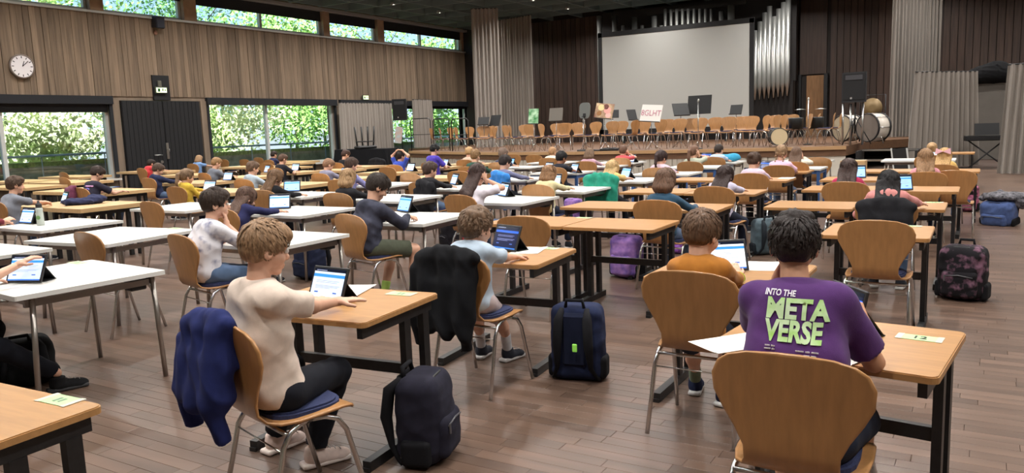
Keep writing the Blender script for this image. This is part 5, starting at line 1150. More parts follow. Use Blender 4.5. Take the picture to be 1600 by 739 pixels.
# key, head pixel, head y, desk, top kind, colour material, hair, label, options
def hw(px_, Y): return aty(px_[0], px_[1], Y)
PEO = [
 ('P1', (415, 388), 2.17, 'B1', 'tee', C('cream_tee', (214, 196, 182)), ('short', (150, 118, 88)), 'in a cream T-shirt, one arm stretched over the desk', dict(lod=0, pitch=14, yaw=-8, s=1.0, hs=.93, fwd=-.03, legk=1.1)),
 ('P2', (1241, 384), 2.76, 'A1', 'tee', C('purple_tee', (82, 46, 104)), ('messy', (40, 30, 27)), 'in a purple T-shirt with green lettering, elbow on the desk', dict(lod=0, pitch=14, yaw=8, s=1.02, hs=.90, fwd=.13, foldk=.5, hx=-.06, skin='mid')),
 ('P3', (1097, 366), 3.82, 'A2', 'long', C('mustard_sweater', (168, 108, 40)), ('short', (96, 70, 50)), 'in a mustard sweater tapping a tablet', dict(lod=0, pitch=20, yaw=-14)),
 ('P4', (744, 356), 3.92, 'B2', 'tee', C('light_blue_tee', (176, 192, 208)), ('messy', (116, 92, 72)), 'in a light blue T-shirt and pale shorts', dict(lod=0, pitch=10, yaw=-14)),
 ('P5', (337, 318), 4.02, 'C1', 'tee', FLORAL, ('short', (58, 44, 36)), 'in a white tie-dye T-shirt, hand at the chin', dict(lod=0, pitch=6, yaw=-22)),
 ('P6', (590, 292), 5.50, 'C2', 'hood', TIE, ('short', (52, 42, 36)), 'in a dark marbled hoodie and olive shorts', dict(lod=0, pitch=34, yaw=-16)),
 ('P7', None, None, 'C0', 'tee', C('black_tee_edge', (30, 30, 34)), ('short', BRN), 'at the left picture edge, only arm and trouser leg showing', dict(lod=0, pitch=20, head=(-5.16, 2.10, 1.09))),
 ('P8', None, None, 'E0', 'long', C('dark_red_sweater', (120, 40, 52)), ('short', BRN), 'in a dark red sweater at the left picture edge', dict(lod=1, pitch=20, head=(-8.72, 3.82, 1.06))),
 ('P9', (24, 289), 5.52, 'F1b', 'tee', C('grey_tee', (120, 124, 134)), ('short', (84, 64, 50)), 'in a grey T-shirt at the left edge', dict(lod=1, pitch=8, yaw=-20)),
 ('P10', (152, 271), 7.50, 'G1', 'tee', C('dark_print_tee', (44, 42, 56)), ('short', (60, 46, 40)), 'in a dark T-shirt with a pink back print', dict(lod=1, pitch=34, yaw=-16)),
 ('P11', (236, 256), 12.9, 'I3', 'tee', C('bright_red_tee', (200, 60, 66)), ('short', DBR), 'in a bright red T-shirt before the black door', dict(pitch=20)),
 ('P12', (247, 265), 9.5, 'G2', 'hood', C('navy_hoodie', (40, 46, 74)), ('short', (84, 66, 54)), 'in a navy hoodie bent over the desk', dict(lod=1, pitch=30, yaw=-20)),
 ('P13', (292, 276), 7.78, 'F2', 'long', C('yellow_sweater', (196, 164, 60)), ('ponytail', (130, 104, 80)), 'in a yellow sweater with a ponytail', dict(lod=1, pitch=15, yaw=-15)),
 ('P14', (311, 249), 14.9, 'I4', 'tee', C('sky_blue_tee', (120, 156, 206)), ('bob', (160, 128, 96)), 'in a sky blue T-shirt by the concrete pier', dict(pitch=20)),
 ('P15', (338, 255), 11.0, 'G3', 'hood', C('slate_hoodie', (104, 108, 118)), ('short', DBL), 'in a slate grey hoodie with a tablet before the window', dict(pitch=22, yaw=-10)),
 ('P16', (395, 263), 9.3, 'F3', 'hood', C('pale_blue_hoodie', (164, 178, 190)), ('short', (110, 86, 68)), 'in a pale blue-grey hoodie', dict(lod=1, pitch=15, yaw=-15)),
 ('P17', (430, 279), 7.45, 'E2', 'long', C('black_top_long', (30, 30, 34)), ('wavy', (112, 84, 60)), 'in a black top with long wavy hair', dict(lod=1, pitch=24, yaw=-18)),
 ('P18', (385, 310), 5.6, 'D2', 'long', C('ink_blue_top', (44, 46, 84)), ('wavy', (92, 68, 56)), 'in an ink blue top with brown wavy hair', dict(lod=1, pitch=26, yaw=-15)),
 ('P19', (428, 242), 16.8, 'I5', 'long', C('patterned_navy', (50, 54, 84), var=.4, scale=30), ('short', DBR), 'in patterned navy under the two-pane window', dict(pitch=15)),
 ('P20', (442, 249), 12.65, 'G4', 'tee', C('plain_black_tee', (34, 34, 40)), ('short', (90, 66, 52)), 'in a plain black T-shirt before the two-pane window', dict(pitch=22, yaw=-15)),
 ('P21', (513, 258), 10.75, 'F4', 'tee', C('grey_lilac_tee', (132, 130, 150)), ('short', (140, 106, 82)), 'in a grey-lilac T-shirt leaning forward', dict(pitch=30, yaw=-18)),
 ('P22', (540, 242), 14.7, 'G5', 'tee', C('jet_black_tee', (26, 26, 30)), ('messy', (70, 50, 42)), 'in black in front of the pleated wall curtain', dict(pitch=28, yaw=-15)),
 ('P23', (549, 258), 9.38, 'E3', 'long', C('lilac_shirt', (128, 128, 176)), ('short', (76, 56, 46)), 'in a lilac shirt behind the blond bob', dict(lod=1, pitch=20, yaw=-12)),
 ('P24', (544, 279), 7.25, 'D3', 'long', C('black_sweat_bob', (34, 34, 38)), ('bob', (166, 134, 98)), 'in black with a blond bob', dict(lod=1, pitch=18, yaw=-5)),
 ('P25', (626, 244), 13.5, 'G6', 'tee', C('royal_blue_tee', (52, 74, 170)), ('short', DBR), 'in a royal blue T-shirt with both hands on the head', dict(lod=1, pitch=5, yaw=-15)),
 ('P26', (679, 234), 14.25, 'F6', 'tee', C('violet_tee', (74, 60, 166)), ('short', BLK), 'in a violet T-shirt with white back lettering', dict(lod=1, pitch=24, yaw=-15)),
 ('P27', (672, 266), 8.9, 'D4', 'long', C('black_sweatshirt', (34, 34, 38)), ('short', (72, 54, 46)), 'in a black sweatshirt with a tablet, middle of the room', dict(lod=1, pitch=12, yaw=-16)),
 ('P28', (743, 244), 12.65, 'E5', 'long', C('dark_green_sweater', (48, 78, 66)), ('curly', (140, 110, 76)), 'in a dark green sweater', dict(lod=1, pitch=14, yaw=-10)),
 ('P28b', (733, 238), 15.4, 'F7', 'long', C('sand_top', (190, 170, 150)), ('curly', (186, 150, 104)), 'blond in a sand top, half hidden by the dark green sweater', dict(pitch=14)),
 ('P29', (746, 273), 7.35, 'C3', 'tee', C('white_blouse', (214, 208, 218)), ('long', (66, 48, 44)), 'in a white T-shirt with very long dark hair', dict(lod=1, pitch=18, yaw=-6)),
 ('P30', (786, 241), 14.05, 'E6', 'tee', C('charcoal_tee', (66, 66, 84)), ('messy', (112, 92, 80)), 'in a charcoal T-shirt reaching to a tablet', dict(pitch=18, yaw=-12)),
 ('P31', (789, 254), 10.7, 'D5', 'long', C('grey_violet_sweater', (110, 112, 142)), ('short', (46, 36, 34)), 'in a grey-violet sweater leaning flat on the table', dict(lod=1, pitch=26, yaw=-10)),
 ('P32', (863, 238), 15.8, 'E7', 'tee', C('white_shirt_far', (214, 208, 190)), ('short', (170, 130, 92)), 'in a white shirt near the stage', dict(pitch=12)),
 ('P33', (877, 247), 12.25, 'D6', 'tee', C('black_tee_mid', (36, 38, 46)), ('short', BLK), 'in a black T-shirt at a blue-legged table', dict(lod=1, pitch=22, yaw=-10, skin='tan')),
 ('P34', (921, 241), 14.2, 'D7', 'long', C('dusty_pink_top', (188, 150, 166)), ('bob', (118, 94, 74)), 'in a dusty pink top', dict(pitch=20)),
 ('P35', (974, 236), 15.4, 'D8', 'tee', C('coral_red_tee', (196, 84, 88)), ('short', (98, 70, 54)), 'in a coral red T-shirt, hand at the head', dict(pitch=15)),
 ('P36', (858, 273), 8.72, 'C4', 'long', C('cream_yellow_shirt', (214, 204, 160)), ('bob', (146, 110, 78)), 'in a loose cream shirt', dict(lod=1, pitch=22, yaw=-8)),
 ('P37', (957, 264), 10.35, 'C5', 'tee', C('pale_yellow_tee', (222, 190, 120)), ('long', (206, 172, 122)), 'in a pale yellow T-shirt with long blond hair', dict(lod=1, pitch=16, yaw=-10)),
 ('P38', (1033, 247), 11.95, 'C6', 'long', C('rose_sweater', (212, 186, 200)), ('ponytail', (58, 42, 40)), 'in a rose sweater with a dark ponytail', dict(lod=1, pitch=20, yaw=-20)),
 ('P39', (1084, 238), 13.75, 'C7', 'tee', C('sage_tee', (176, 182, 164)), ('ponytail', (112, 82, 64)), 'in a sage green T-shirt, hand at the face', dict(pitch=10, yaw=-20)),
 ('P40', (1123, 235), 15.4, 'C8', 'tee', C('pale_blue_shirt', (176, 196, 222)), ('short', DBR), 'in a pale blue shirt beside a turquoise bag', dict(pitch=18)),
 ('P41', (1040, 283), 7.08, 'B4a', 'long', C('teal_sweater', (44, 74, 96)), ('bob', (110, 84, 68)), 'in a teal blue sweater leaning on the desk', dict(lod=1, pitch=20, yaw=-12)),
 ('P42', (1133, 276), 8.68, 'B5a', 'long', C('lilac_blouse', (190, 186, 208)), ('long', (56, 42, 40)), 'in a lilac blouse with dark hair over the chair back', dict(lod=1, pitch=18, yaw=-6)),
 ('P43', (1178, 252), 10.72, 'B6a', 'long', C('pale_pink_sweater', (206, 184, 200)), ('bun', (78, 58, 46)), 'in a wide pale pink sweater with a hair bun', dict(lod=1, pitch=26, yaw=-16)),
 ('P44', (1221, 239), 12.5, 'B7', 'tee', C('frilled_pink_tee', (222, 182, 206)), ('braids', (152, 122, 92)), 'in a pink T-shirt with two braids', dict(lod=1, pitch=14, yaw=-5)),
 ('P45', (1244, 241), 13.4, 'B8', 'long', C('white_knit', (220, 212, 196)), ('long', (100, 76, 60)), 'in a white knit behind the braids', dict(pitch=15)),
 ('P46', (1326, 265), 9.35, 'A5a', 'long', C('magenta_top', (176, 44, 84)), ('wavy', (66, 50, 46)), 'in a magenta top with dark wavy hair', dict(lod=1, pitch=18, yaw=-5)),
 ('P47', (1388, 288), 7.5, 'A4b', 'hood', C('pink_hoodie', (200, 132, 128)), ('long', (26, 22, 24)), 'in a salmon pink hoodie with black hair, leaning on the desk', dict(lod=1, pitch=34, yaw=4, roll=6, hunch=.03)),
 ('P48', (1446, 248), 10.9, 'A6', 'long', C('soft_pink_top', (206, 140, 150)), ('wavy', (150, 116, 84)), 'in a soft pink top with very long fair hair', dict(lod=1, pitch=12)),
 ('P49', (1456, 234), 15.2, 'A8', 'long', C('white_blue_jacket', (196, 204, 214)), ('bun', (176, 140, 98)), 'in a pale jacket half hidden behind the fair hair', dict(pitch=12)),
 ('P50', (1476, 245), 12.5, 'A7', 'long', C('honey_yellow_top', (222, 184, 110)), ('long', (196, 158, 106)), 'in a honey yellow top with a hair bow', dict(lod=1, pitch=10)),
]
NEARP = {}
for i, (key, hp_, Y, dk, kd, cm_, hair, lb, op) in enumerate(PEO):
    xr, yn, w_, d_, tk = DK[dk]
    head = np.array(op['head']) if 'head' in op else hw(hp_, Y)
    P = dict(head=head, seed=i+1, label='pupil '+lb, top=(kd, cm_), hair=hair, **{k: v for k, v in op.items() if k != 'head'})
    P.setdefault('lod', 2); X = head[0]; rg_ = random.Random(i*13+1)
    P.setdefault('face', R(rg_.uniform(-9, 5)))
    arms = [('w', (X+.11, yn+.15, .772)), ('w', (X-.12, yn+.17, .772))]
    if rg_.random() < .25 and P['lod'] == 2: arms[rg_.randrange(2)] = ('chin',)
    P['bottom'] = ('long', [NAVYT, JEANS, DENIM][i % 3])
    if key == 'P1':
        P['face'] = R(-16); h_ = atz(592, 470, .762); arms = [('w', tuple(h_), dict(hd=(.12, 1, -.02), curl=.12)), ('w', (X-.20, yn+.20, .772))]
        P['bottom'] = ('long', JEANS); P['shoes'] = ((222, 200, 190), (232, 218, 210), None); P['feetw'] = (atz(492, 712, .06), atz(430, 690, .06))
    elif key == 'P2':
        P['face'] = R(0); h_ = aty(1344, 496, 3.05); arms = [('w', tuple(h_), dict(hd=(-.2, .35, .9), n=(-.8, .6, 0), curl=.7, pole=(.5, .1, -1))), ('chin',)]; P['bottom'] = ('shorts', NAVYT); P['feetw'] = ((X+.12, 3.0, .06), (X-.12, 3.0, .06))
    elif key == 'P3':
        h_ = aty(1150, 424, 4.18); arms = [('w', tuple(h_), dict(hd=(-.45, .45, .75), n=(-.5, .7, -.2), curl=.55, pole=(1, -.1, -1))), ('w', tuple(atz(1176, 446, .775)), dict(hd=(.6, 1, 0)))]
        arms[1] = ('w', (X-.12, yn+.18, .772)); P['bottom'] = ('shorts', NAVYT); P['shoes'] = ((36, 44, 72), (205, 205, 205), (120, 132, 110)); P['feetw'] = (atz(1118, 632, .06), atz(1075, 610, .06))
    elif key == 'P4':
        h_ = atz(812, 400, .765); arms = [('w', tuple(h_), dict(hd=(.2, 1, -.02), curl=.5)), ('w', (X-.18, yn+.2, .772))]; P['bottom'] = ('shorts', PALESH); P['shoes'] = ((40, 42, 50), (190, 186, 184), (200, 198, 200)); P['feetw'] = (atz(776, 556, .06), atz(732, 552, .06))
    elif key == 'P5':
        arms = [('chin',), ('w', (X-.1, yn+.12, .772))]; P['bottom'] = ('long', DENIM); P['face'] = R(-12)
    elif key == 'P6':
        h_ = atz(624, 326, .80); arms = [('w', (X+.10, yn+.13, .79), dict(curl=.6)), ('w', (X-.12, yn+.14, .79), dict(curl=.6))]; P['bottom'] = ('shorts', OLIVE); P['shoes'] = ((28, 28, 30), (40, 40, 42), (180, 214, 110)); P['feetw'] = (atz(540, 556, .06)*0+np.array([head[0]+.2, head[1]+.14, .06]), (head[0]-.12, head[1]+.10, .06)); P['face'] = R(-14)
    elif key == 'P7':
        h_ = atz(36, 443, .742); arms = [('w', (float(h_[0])+.07, float(h_[1])-.01, .89), dict(hd=(.15, .9, .45), n=(0, .5, -.8), curl=.35, pole=(.6, -.3, -1))), ('w', (X-.1, yn+.15, .772))]; P['bottom'] = ('long', JEANS); P['shoes'] = ((24, 24, 26), (52, 52, 54), None); fp = atz(95, 598, .06); P['feetw'] = (fp, (X-.1, 2.2, .06)); P['face'] = R(-8)
    elif key == 'P8':
        h_ = atz(47, 343, .80); arms = [('w', tuple(h_), dict(hd=(-.1, .8, .3), n=(-.5, .5, -.6), curl=.5)), ('w', (X-.1, yn+.15, .772))]
    elif key == 'P9': arms = [('w', (float(atz(103, 316, .775)[0])-.1, yn+.20, .79), dict(curl=.5)), ('w', (X-.1, yn+.15, .772))]
    elif key == 'P25': arms = [('top',), ('top',)]
    elif key in ('P29', 'P47'): arms = [('ear',) if key == 'P29' else ('w', (X+.26, yn+.13, .772)), ('ear',) if key == 'P29' else ('chin',)]
    elif key in ('P35', 'P39', 'P45'): arms[0] = ('ear',)
    elif key in ('P13', 'P10', 'P18'): arms[0] = ('chin',) if key == 'P13' else arms[0]
    elif key == 'P41': arms = [('w', (X+.17, yn+.12, .79), dict(hd=(-.7, .5, .2))), ('w', (X-.18, yn+.1, .772))]
    elif key == 'P31': arms = [('w', (X+.30, yn+.10, .772), dict(hd=(-.2, 1, 0), pole=(1, 0, -.3))), ('w', (X-.22, yn+.16, .772))]
    P['arms'] = arms
    dz_ = head[2]-.155*P.get('hs', 1.0)-.565
    if 's' not in P: P['s'] = min(1.04, max(.86, dz_/.375))
    # hip position first, to place feet given in the room
    fw_ = P.pop('feetw', None)
    if fw_ is not None:
        s = P.get('s', 1.0); tl = .40*s; dz = dz_; fwd = P['fwd'] if 'fwd' in P else  min(math.sqrt(max(tl*tl-dz*dz, 0)), .34) if dz < tl else 0.0
        Lx, Ly = 0.0, fwd+.035+.05*math.sin(R(P.get('pitch', 20))); cf, sf = math.cos(P['face']), math.sin(P['face'])
        ox, oy = head[0]+sf*Ly, head[1]-cf*Ly
        P['feet'] = tuple((cf*(f[0]-ox)+sf*(f[1]-oy), -sf*(f[0]-ox)+cf*(f[1]-oy)) for f in fw_)
    P['torso'] = .40 if 'fwd' not in P else .44
    root, (ox, oy), info = build_person(P)
    cy_ = .052
    ch_ = chair(ox-math.sin(P['face'])*cy_, oy+math.cos(P['face'])*cy_, P['face'], 'shell chair under the pupil '+lb.split(',')[0].split(' with ')[0] if key not in ('P2', 'P13', 'P25') else 'shell chair of the pupil '+lb.split(',')[0], 'wooden shell chairs in the hall', lod=0 if P['lod'] < 2 else 1)
    NEARP[key] = (root, (ox, oy), info, P, ch_)
# ================================================================== EMPTY CHAIRS
GC = 'wooden shell chairs in the hall'
EC = {}
for px_, py_, f_, lb in ((130, 352, -6, 'empty shell chair at the near side of the empty white table'), (232, 315, -4, 'empty shell chair between the navy jacket and the yellow sweater'),
    (810, 338, 4, 'empty shell chair beyond the light blue T-shirt'), (1368, 342, 0, 'empty shell chair with navy pad facing the right front desk'), (604, 261, -5, 'empty shell chair left of the royal blue T-shirt'),
    (640, 271, -5, 'empty shell chair just before the royal blue T-shirt'), (714, 263, 0, 'empty shell chair between the black sweatshirt and the dark green sweater'), (348, 249, 0, 'empty shell chair at the left under the two-pane window'),
    (380, 249, 0, 'second empty shell chair under the two-pane window'), (402, 246, 0, 'third empty shell chair, nearest the window mullion'), (412, 254, 10, 'empty shell chair in front of the patterned navy top'),
    (588, 249, 0, 'empty shell chair with a black jacket near the draped table'), (97, 267, -5, 'empty shell chair under the left garden window'), (98, 277, -5, 'empty shell chair behind the dark printed T-shirt'),
    (800, 241, 0, 'empty shell chair below the stage, left of a pair'), (833, 242, 0, 'empty shell chair below the stage beside the white shirt'), (1276, 246, 0, 'empty shell chair in front of the white stage cover'), (1492, 262, 0, 'empty shell chair right of the honey yellow top')):
    p = atz(px_, py_, .885)*(.92 if px_ == 130 else 1.0)
    for xr, yn, w_, d_, kd in DK.values():      # tuck the seat under the desk, back outside it
        if xr-w_-.15 < p[0] < xr+.15 and yn-.2 < p[1] < yn+d_: p = p*((yn-.22)/p[1])
    EC[px_] = chair(float(p[0]), float(p[1])+.25, R(f_), lb, GC, lod=0 if p[1] < 8 else 1)
# ================================================================== TABLETS
def on_desk(x, y, mx=.13, my=.05, ty=.14):
    best = None
    for xr, yn, w_, d_, kd in DK.values():
        cx_ = min(max(x, xr-w_+mx), xr-mx); cy_ = min(max(y, yn+my), yn+d_-ty); q_ = (cx_-x)**2+(cy_-y)**2
        if best is None or q_ < best[0]: best = (q_, cx_, cy_)
    return best[1], best[2]
def tab2(a, b, lb, kind='page', tilt=22.0, rz=None, z=.741):
    p, q = atz(a[0], a[1], z), atz(b[0], b[1], z); c = (p+q)/2; r_ = math.atan2(q[1]-p[1], q[0]-p[0]) if rz is None else rz
    r_ = max(-.6, min(.6, r_)); x_, y_ = on_desk(float(c[0]), float(c[1])); return tablet(x_, y_, z, r_, lb, kind, tilt)
for a, b, kd, lb in (((478, 470), (535, 478), 'page', 'tablet in front of the cream T-shirt'), ((1112, 428), (1161, 424), 'white', 'tablet in front of the mustard sweater'), ((762, 389.5), (810.6, 396), 'dark', 'dark-screened tablet in front of the light blue T-shirt'),
    ((601, 330), (624, 333), 'blue', 'tablet in the hands of the dark marbled hoodie'), ((12, 349), (48, 351), 'page', 'tablet in front of the dark red sweater'), ((88, 317.5), (107, 321), 'page', 'tablet under the hand of the grey T-shirt'),
    ((317, 299), (334, 299), 'page', 'tablet in front of the yellow sweater'), ((358, 271.7), (372, 272.4), 'page', 'tablet in front of the slate grey hoodie'), ((407, 280), (419, 280), 'page', 'tablet in front of the pale blue-grey hoodie'),
    ((446, 297), (463, 296), 'blue', 'tablet in front of the black top with wavy hair'), ((413, 327), (436, 326), 'page', 'tablet in front of the ink blue top'), ((453, 267), (467.5, 267), 'page', 'tablet in front of the plain black T-shirt'),
    ((521, 275), (535, 276), 'page', 'tablet in front of the grey-lilac T-shirt'), ((638, 267.6), (656, 268), 'white', 'tablet beside the royal blue T-shirt'), ((687, 259.5), (702, 260.5), 'page', 'tablet in front of the violet T-shirt'),
    ((692, 286.6), (712, 290), 'page', 'tablet in front of the black sweatshirt'), ((748, 253), (758, 254), 'page', 'tablet in front of the dark green sweater'), ((776, 306), (791, 309), 'page', 'tablet in front of the long-haired pupil in white'),
    ((805, 257), (820, 257.5), 'blue', 'tablet in front of the charcoal T-shirt'), ((804, 268), (822, 269), 'white', 'bright tablet before the grey-violet sweater'), ((890, 270), (900, 271), 'page', 'tablet in front of the black T-shirt at blue legs'),
    ((979, 253.5), (991, 254), 'page', 'tablet in front of the coral red T-shirt'), ((868, 288), (888, 288), 'white', 'tablet in front of the loose cream shirt'), ((968, 278.6), (982, 279.8), 'blue', 'tablet in front of the pale yellow T-shirt'),
    ((1128, 246), (1139, 246), 'dark', 'tablet in front of the pale blue shirt'), ((1146, 287), (1163, 287.5), 'blue', 'tablet in front of the lilac blouse'), ((1186, 268), (1200, 269), 'dark', 'tablet in front of the wide pale pink sweater'),
    ((1326, 279), (1350, 278.6), 'blue', 'tablet in front of the magenta top'), ((1391, 303.5), (1415, 303), 'blue', 'tablet at the ear of the salmon pink hoodie')):
    tab2(a, b, lb, kd)
p = atz(1308, 520, .742); tablet(float(p[0]), float(p[1])+.02, .741, R(-52), 'tablet held by the purple T-shirt', 'dark', 14)
p = atz(36, 443, .742); tablet(float(p[0]), float(p[1]), .741, R(22), 'tablet at the left edge under a bare hand', 'page', 26)
p = atz(170, 294, .742); tablet(float(p[0]), float(p[1]), .741, R(10), 'dark tablet lying flat before the dark printed T-shirt', 'dark', 0, True)
# ================================================================== CARDS, PAPER, BOTTLE
for px_, py_, rz, num, lb in ((1437, 528, -6, '12', 'green card numbered 12 on the purple pupil\'s desk'), (627, 459, 6, None, 'green card on the cream T-shirt pupil\'s desk'), (856, 388, 5, None, 'green card on the light blue pupil\'s desk'), (147, 406, -5, None, 'green card on the large white table at the left'),
    (94, 625, 3, None, 'green card on the lower left corner desk'), (1424, 351, 0, None, 'green card on the desk of the empty navy-padded chair'), (930, 338, 0, None, 'green card on the empty desk pair'), (1460, 315, 0, None, 'green card on the salmon pink hoodie\'s desk'), (1232, 414, 0, None, 'green card on the mustard pupil\'s desk'), (300, 353, 0, None, 'green card at the far edge of the white table by the tie-dye shirt')):
    p = atz(px_, py_, .741); x_, y_ = on_desk(float(p[0]), float(p[1]), .085, .045, .045); card(x_, y_, R(rz), lb, num)
for px_, py_, rz, lb in ((562, 449, 20, 'white sheet beside the cream pupil\'s tablet'), (1292, 566, -20, 'white sheet under the purple pupil\'s arm'), (1190, 414, 10, 'white sheet beside the mustard pupil\'s tablet'), (826, 391, 15, 'white sheet beside the light blue pupil\'s hand'), (1236, 277, 0, 'white sheet on the pale pink pupil\'s desk'), (1308, 252, 10, 'white sheets on the table by the stage cover')):
    p = atz(px_, py_, .741); x_, y_ = on_desk(float(p[0]), float(p[1]), .11, .10); sheet(x_, y_, R(rz), lb)
o = sheet(-.80, 2.94, R(-38), 'white sheet jutting over the left end of desk 12', .2, .28)
p = atz(64, 352, .74); e = empty('water_bottle', (float(p[0]), float(p[1]), .741), 0, 'clear water bottle with black lid on the left white table', 'bottle')
MB().lathe([(.034, 0), (.037, .01), (.037, .12), (.033, .15), (.037, .17), (.030, .19)], (0, 0, 0), 20).build('bottle_body', mat('frosted_bottle', srgb(186, 194, 186), .2, 0, .05, 9, spec=.6), e)
MB().lathe([(.031, .188), (.031, .22), (.026, .232), (.012, .24), (.012, .262), (.009, .265)], (0, 0, 0), 18).build('lid', DARKPL, e)
lg = MB(); lg.lathe([(.022, 0), (.022, .0015)], (.022, -.0305, .085), 18, Matrix.Rotation(R(36), 3, 'Z') @ Matrix.Rotation(R(90), 3, 'X')); lg.build('round_green_logo', mat('logo_green', srgb(110, 150, 90), .5), e)
# ================================================================== PURPLE T-SHIRT PRINT
root, (ox, oy), info, P, chp = NEARP['P2']; top = info['top']
bv = BVHTree.FromPolygons([v.co[:] for v in top.data.vertices], [p.vertices[:] for p in top.data.polygons])
def print_on(body, size, cx, cz, m, off=.0, sx=1.0, shear=0.0, align='CENTER', name='shirt_lettering'):
    me = text_mesh(body, size, 0, off, m, align, shear, sx); bm = bmesh.new(); bm.from_mesh(me)
    bmesh.ops.triangulate(bm, faces=bm.faces[:])
    for _ in range(3):
        ed = [e_ for e_ in bm.edges if e_.calc_length() > .012]
        if ed: bmesh.ops.subdivide_edges(bm, edges=ed, cuts=1); bmesh.ops.triangulate(bm, faces=bm.faces[:])
    yc_ = bv.ray_cast(Vector((cx, -1.0, cz)), Vector((0, 1, 0)))[0].y
    for v in bm.verts:
        h_ = bv.ray_cast(Vector((cx+v.co.x, -1.0, cz+v.co.y)), Vector((0, 1, 0)))
        v.co = Vector((cx+v.co.x, min(h_[0].y if h_[0] else yc_, yc_+.05)-.006, cz+v.co.y))
    bm.to_mesh(me); bm.free(); return obj(name, me, top)
LIME = mat('lime_print', srgb(150, 200, 90), .7, 0, .1, 16, col2=srgb(206, 226, 190)); PALEP = mat('pale_print', srgb(214, 210, 216), .7)
pz = float(aty(1228, 508, oy-.1)[2]); pxl = float(aty(1236, 508, oy-.1)[0])-ox
print_on('META', .084, pxl, pz+.030, LIME, .0034, .90); print_on('VERSE', .084, pxl-.004, pz-.036, LIME, .0034, .78)
print_on('INTO THE', .024, pxl-.058, pz+.078, PALEP, .0006, .9)
fine = MB()      # rows of print too small to read
for cx_, cz_, ws in ((pxl+.045, pz-.086, (.030, .018, .026)), (pxl+.055, pz-.097, (.022, .020)), (pxl-.07, pz-.078, (.020, .016)), (pxl-.07, pz-.087, (.024, .014))):
    x_ = cx_-sum(ws)/2
    for w_ in ws:
        h_ = bv.ray_cast(Vector((x_+w_/2, -1.0, cz_)), Vector((0, 1, 0)))
        if h_[0]: fine.box((x_+w_/2, h_[0].y-.005, cz_), (w_-.005, .003, .004))
        x_ += w_
fine.build('fine_print', PALEP, top)
# pink print on the dark T-shirt, white lettering on the violet one
def patch_print(key, shapes):
    root, o_, info, P, c_ = NEARP[key]; tp_ = info['top']; bv2 = BVHTree.FromPolygons([v.co[:] for v in tp_.data.vertices], [p.vertices[:] for p in tp_.data.polygons])
    for nm, m, pts in shapes:
        out = []
        for x_, z_ in pts:
            h_ = bv2.ray_cast(Vector((x_, -1.0, z_)), Vector((0, 1, 0))); out.append((x_, (h_[0].y if h_[0] else -.1)-.006, z_))
        MB().tube(out, .012, 6).build(nm, m, tp_)
PKP = mat('pink_print', srgb(206, 150, 196), .7); VIP = mat('violet_print', srgb(120, 110, 200), .7)
patch_print('P10', [('back_print', PKP, [(-.02+.015*k, .90-.01*(k % 2)) for k in range(11)]), ('back_print', VIP, [(.055+.05*math.cos(a), .81+.05*math.sin(a)) for a in np.linspace(.6, 5.6, 14)]), ('back_print', PKP, [(-.02+.016*k, .73) for k in range(9)])])
patch_print('P26', [('back_print', mat('white_print', srgb(200, 196, 226), .7), [(-.09+.018*k, .86+.02*math.sin(k*.3)) for k in range(11)])])
# wristband of the mustard pupil, hair bow, hair tie
root, o_, info, P, c_ = NEARP['P3']; w_ = info['WRI'][1]; d_ = unit(info['EL'][1]-w_); c0 = w_+d_*.02
MB().tube([tuple(c0-d_*.012), tuple(c0+d_*.012)], .037, 14).build('wristband', mat('lime_wristband', srgb(186, 196, 70), .6), root)
root, o_, info, P, c_ = NEARP['P50']; c0 = info['hl']((0, -.115, .06)); b_ = MB()
for sd in (-1, 1): b_.add([tuple(c0), tuple(c0+np.array([sd*.09, -.01, .05])), tuple(c0+np.array([sd*.10, -.02, -.04])), tuple(c0+np.array([0, -.03, 0]))], [(0, 1, 3), (1, 2, 3), (2, 0, 3), (0, 2, 1)])
b_.build('hair_bow', clothm('rose_bow', (226, 176, 186)), root)
root, o_, info, P, c_ = NEARP['P29']; MB().tube([tuple(info['hl']((-.05, -.10, .01))), tuple(info['hl']((-.02, -.118, .012)))], .012, 8).build('hair_clip', clothm('dusty_clip', (150, 90, 100)), root)
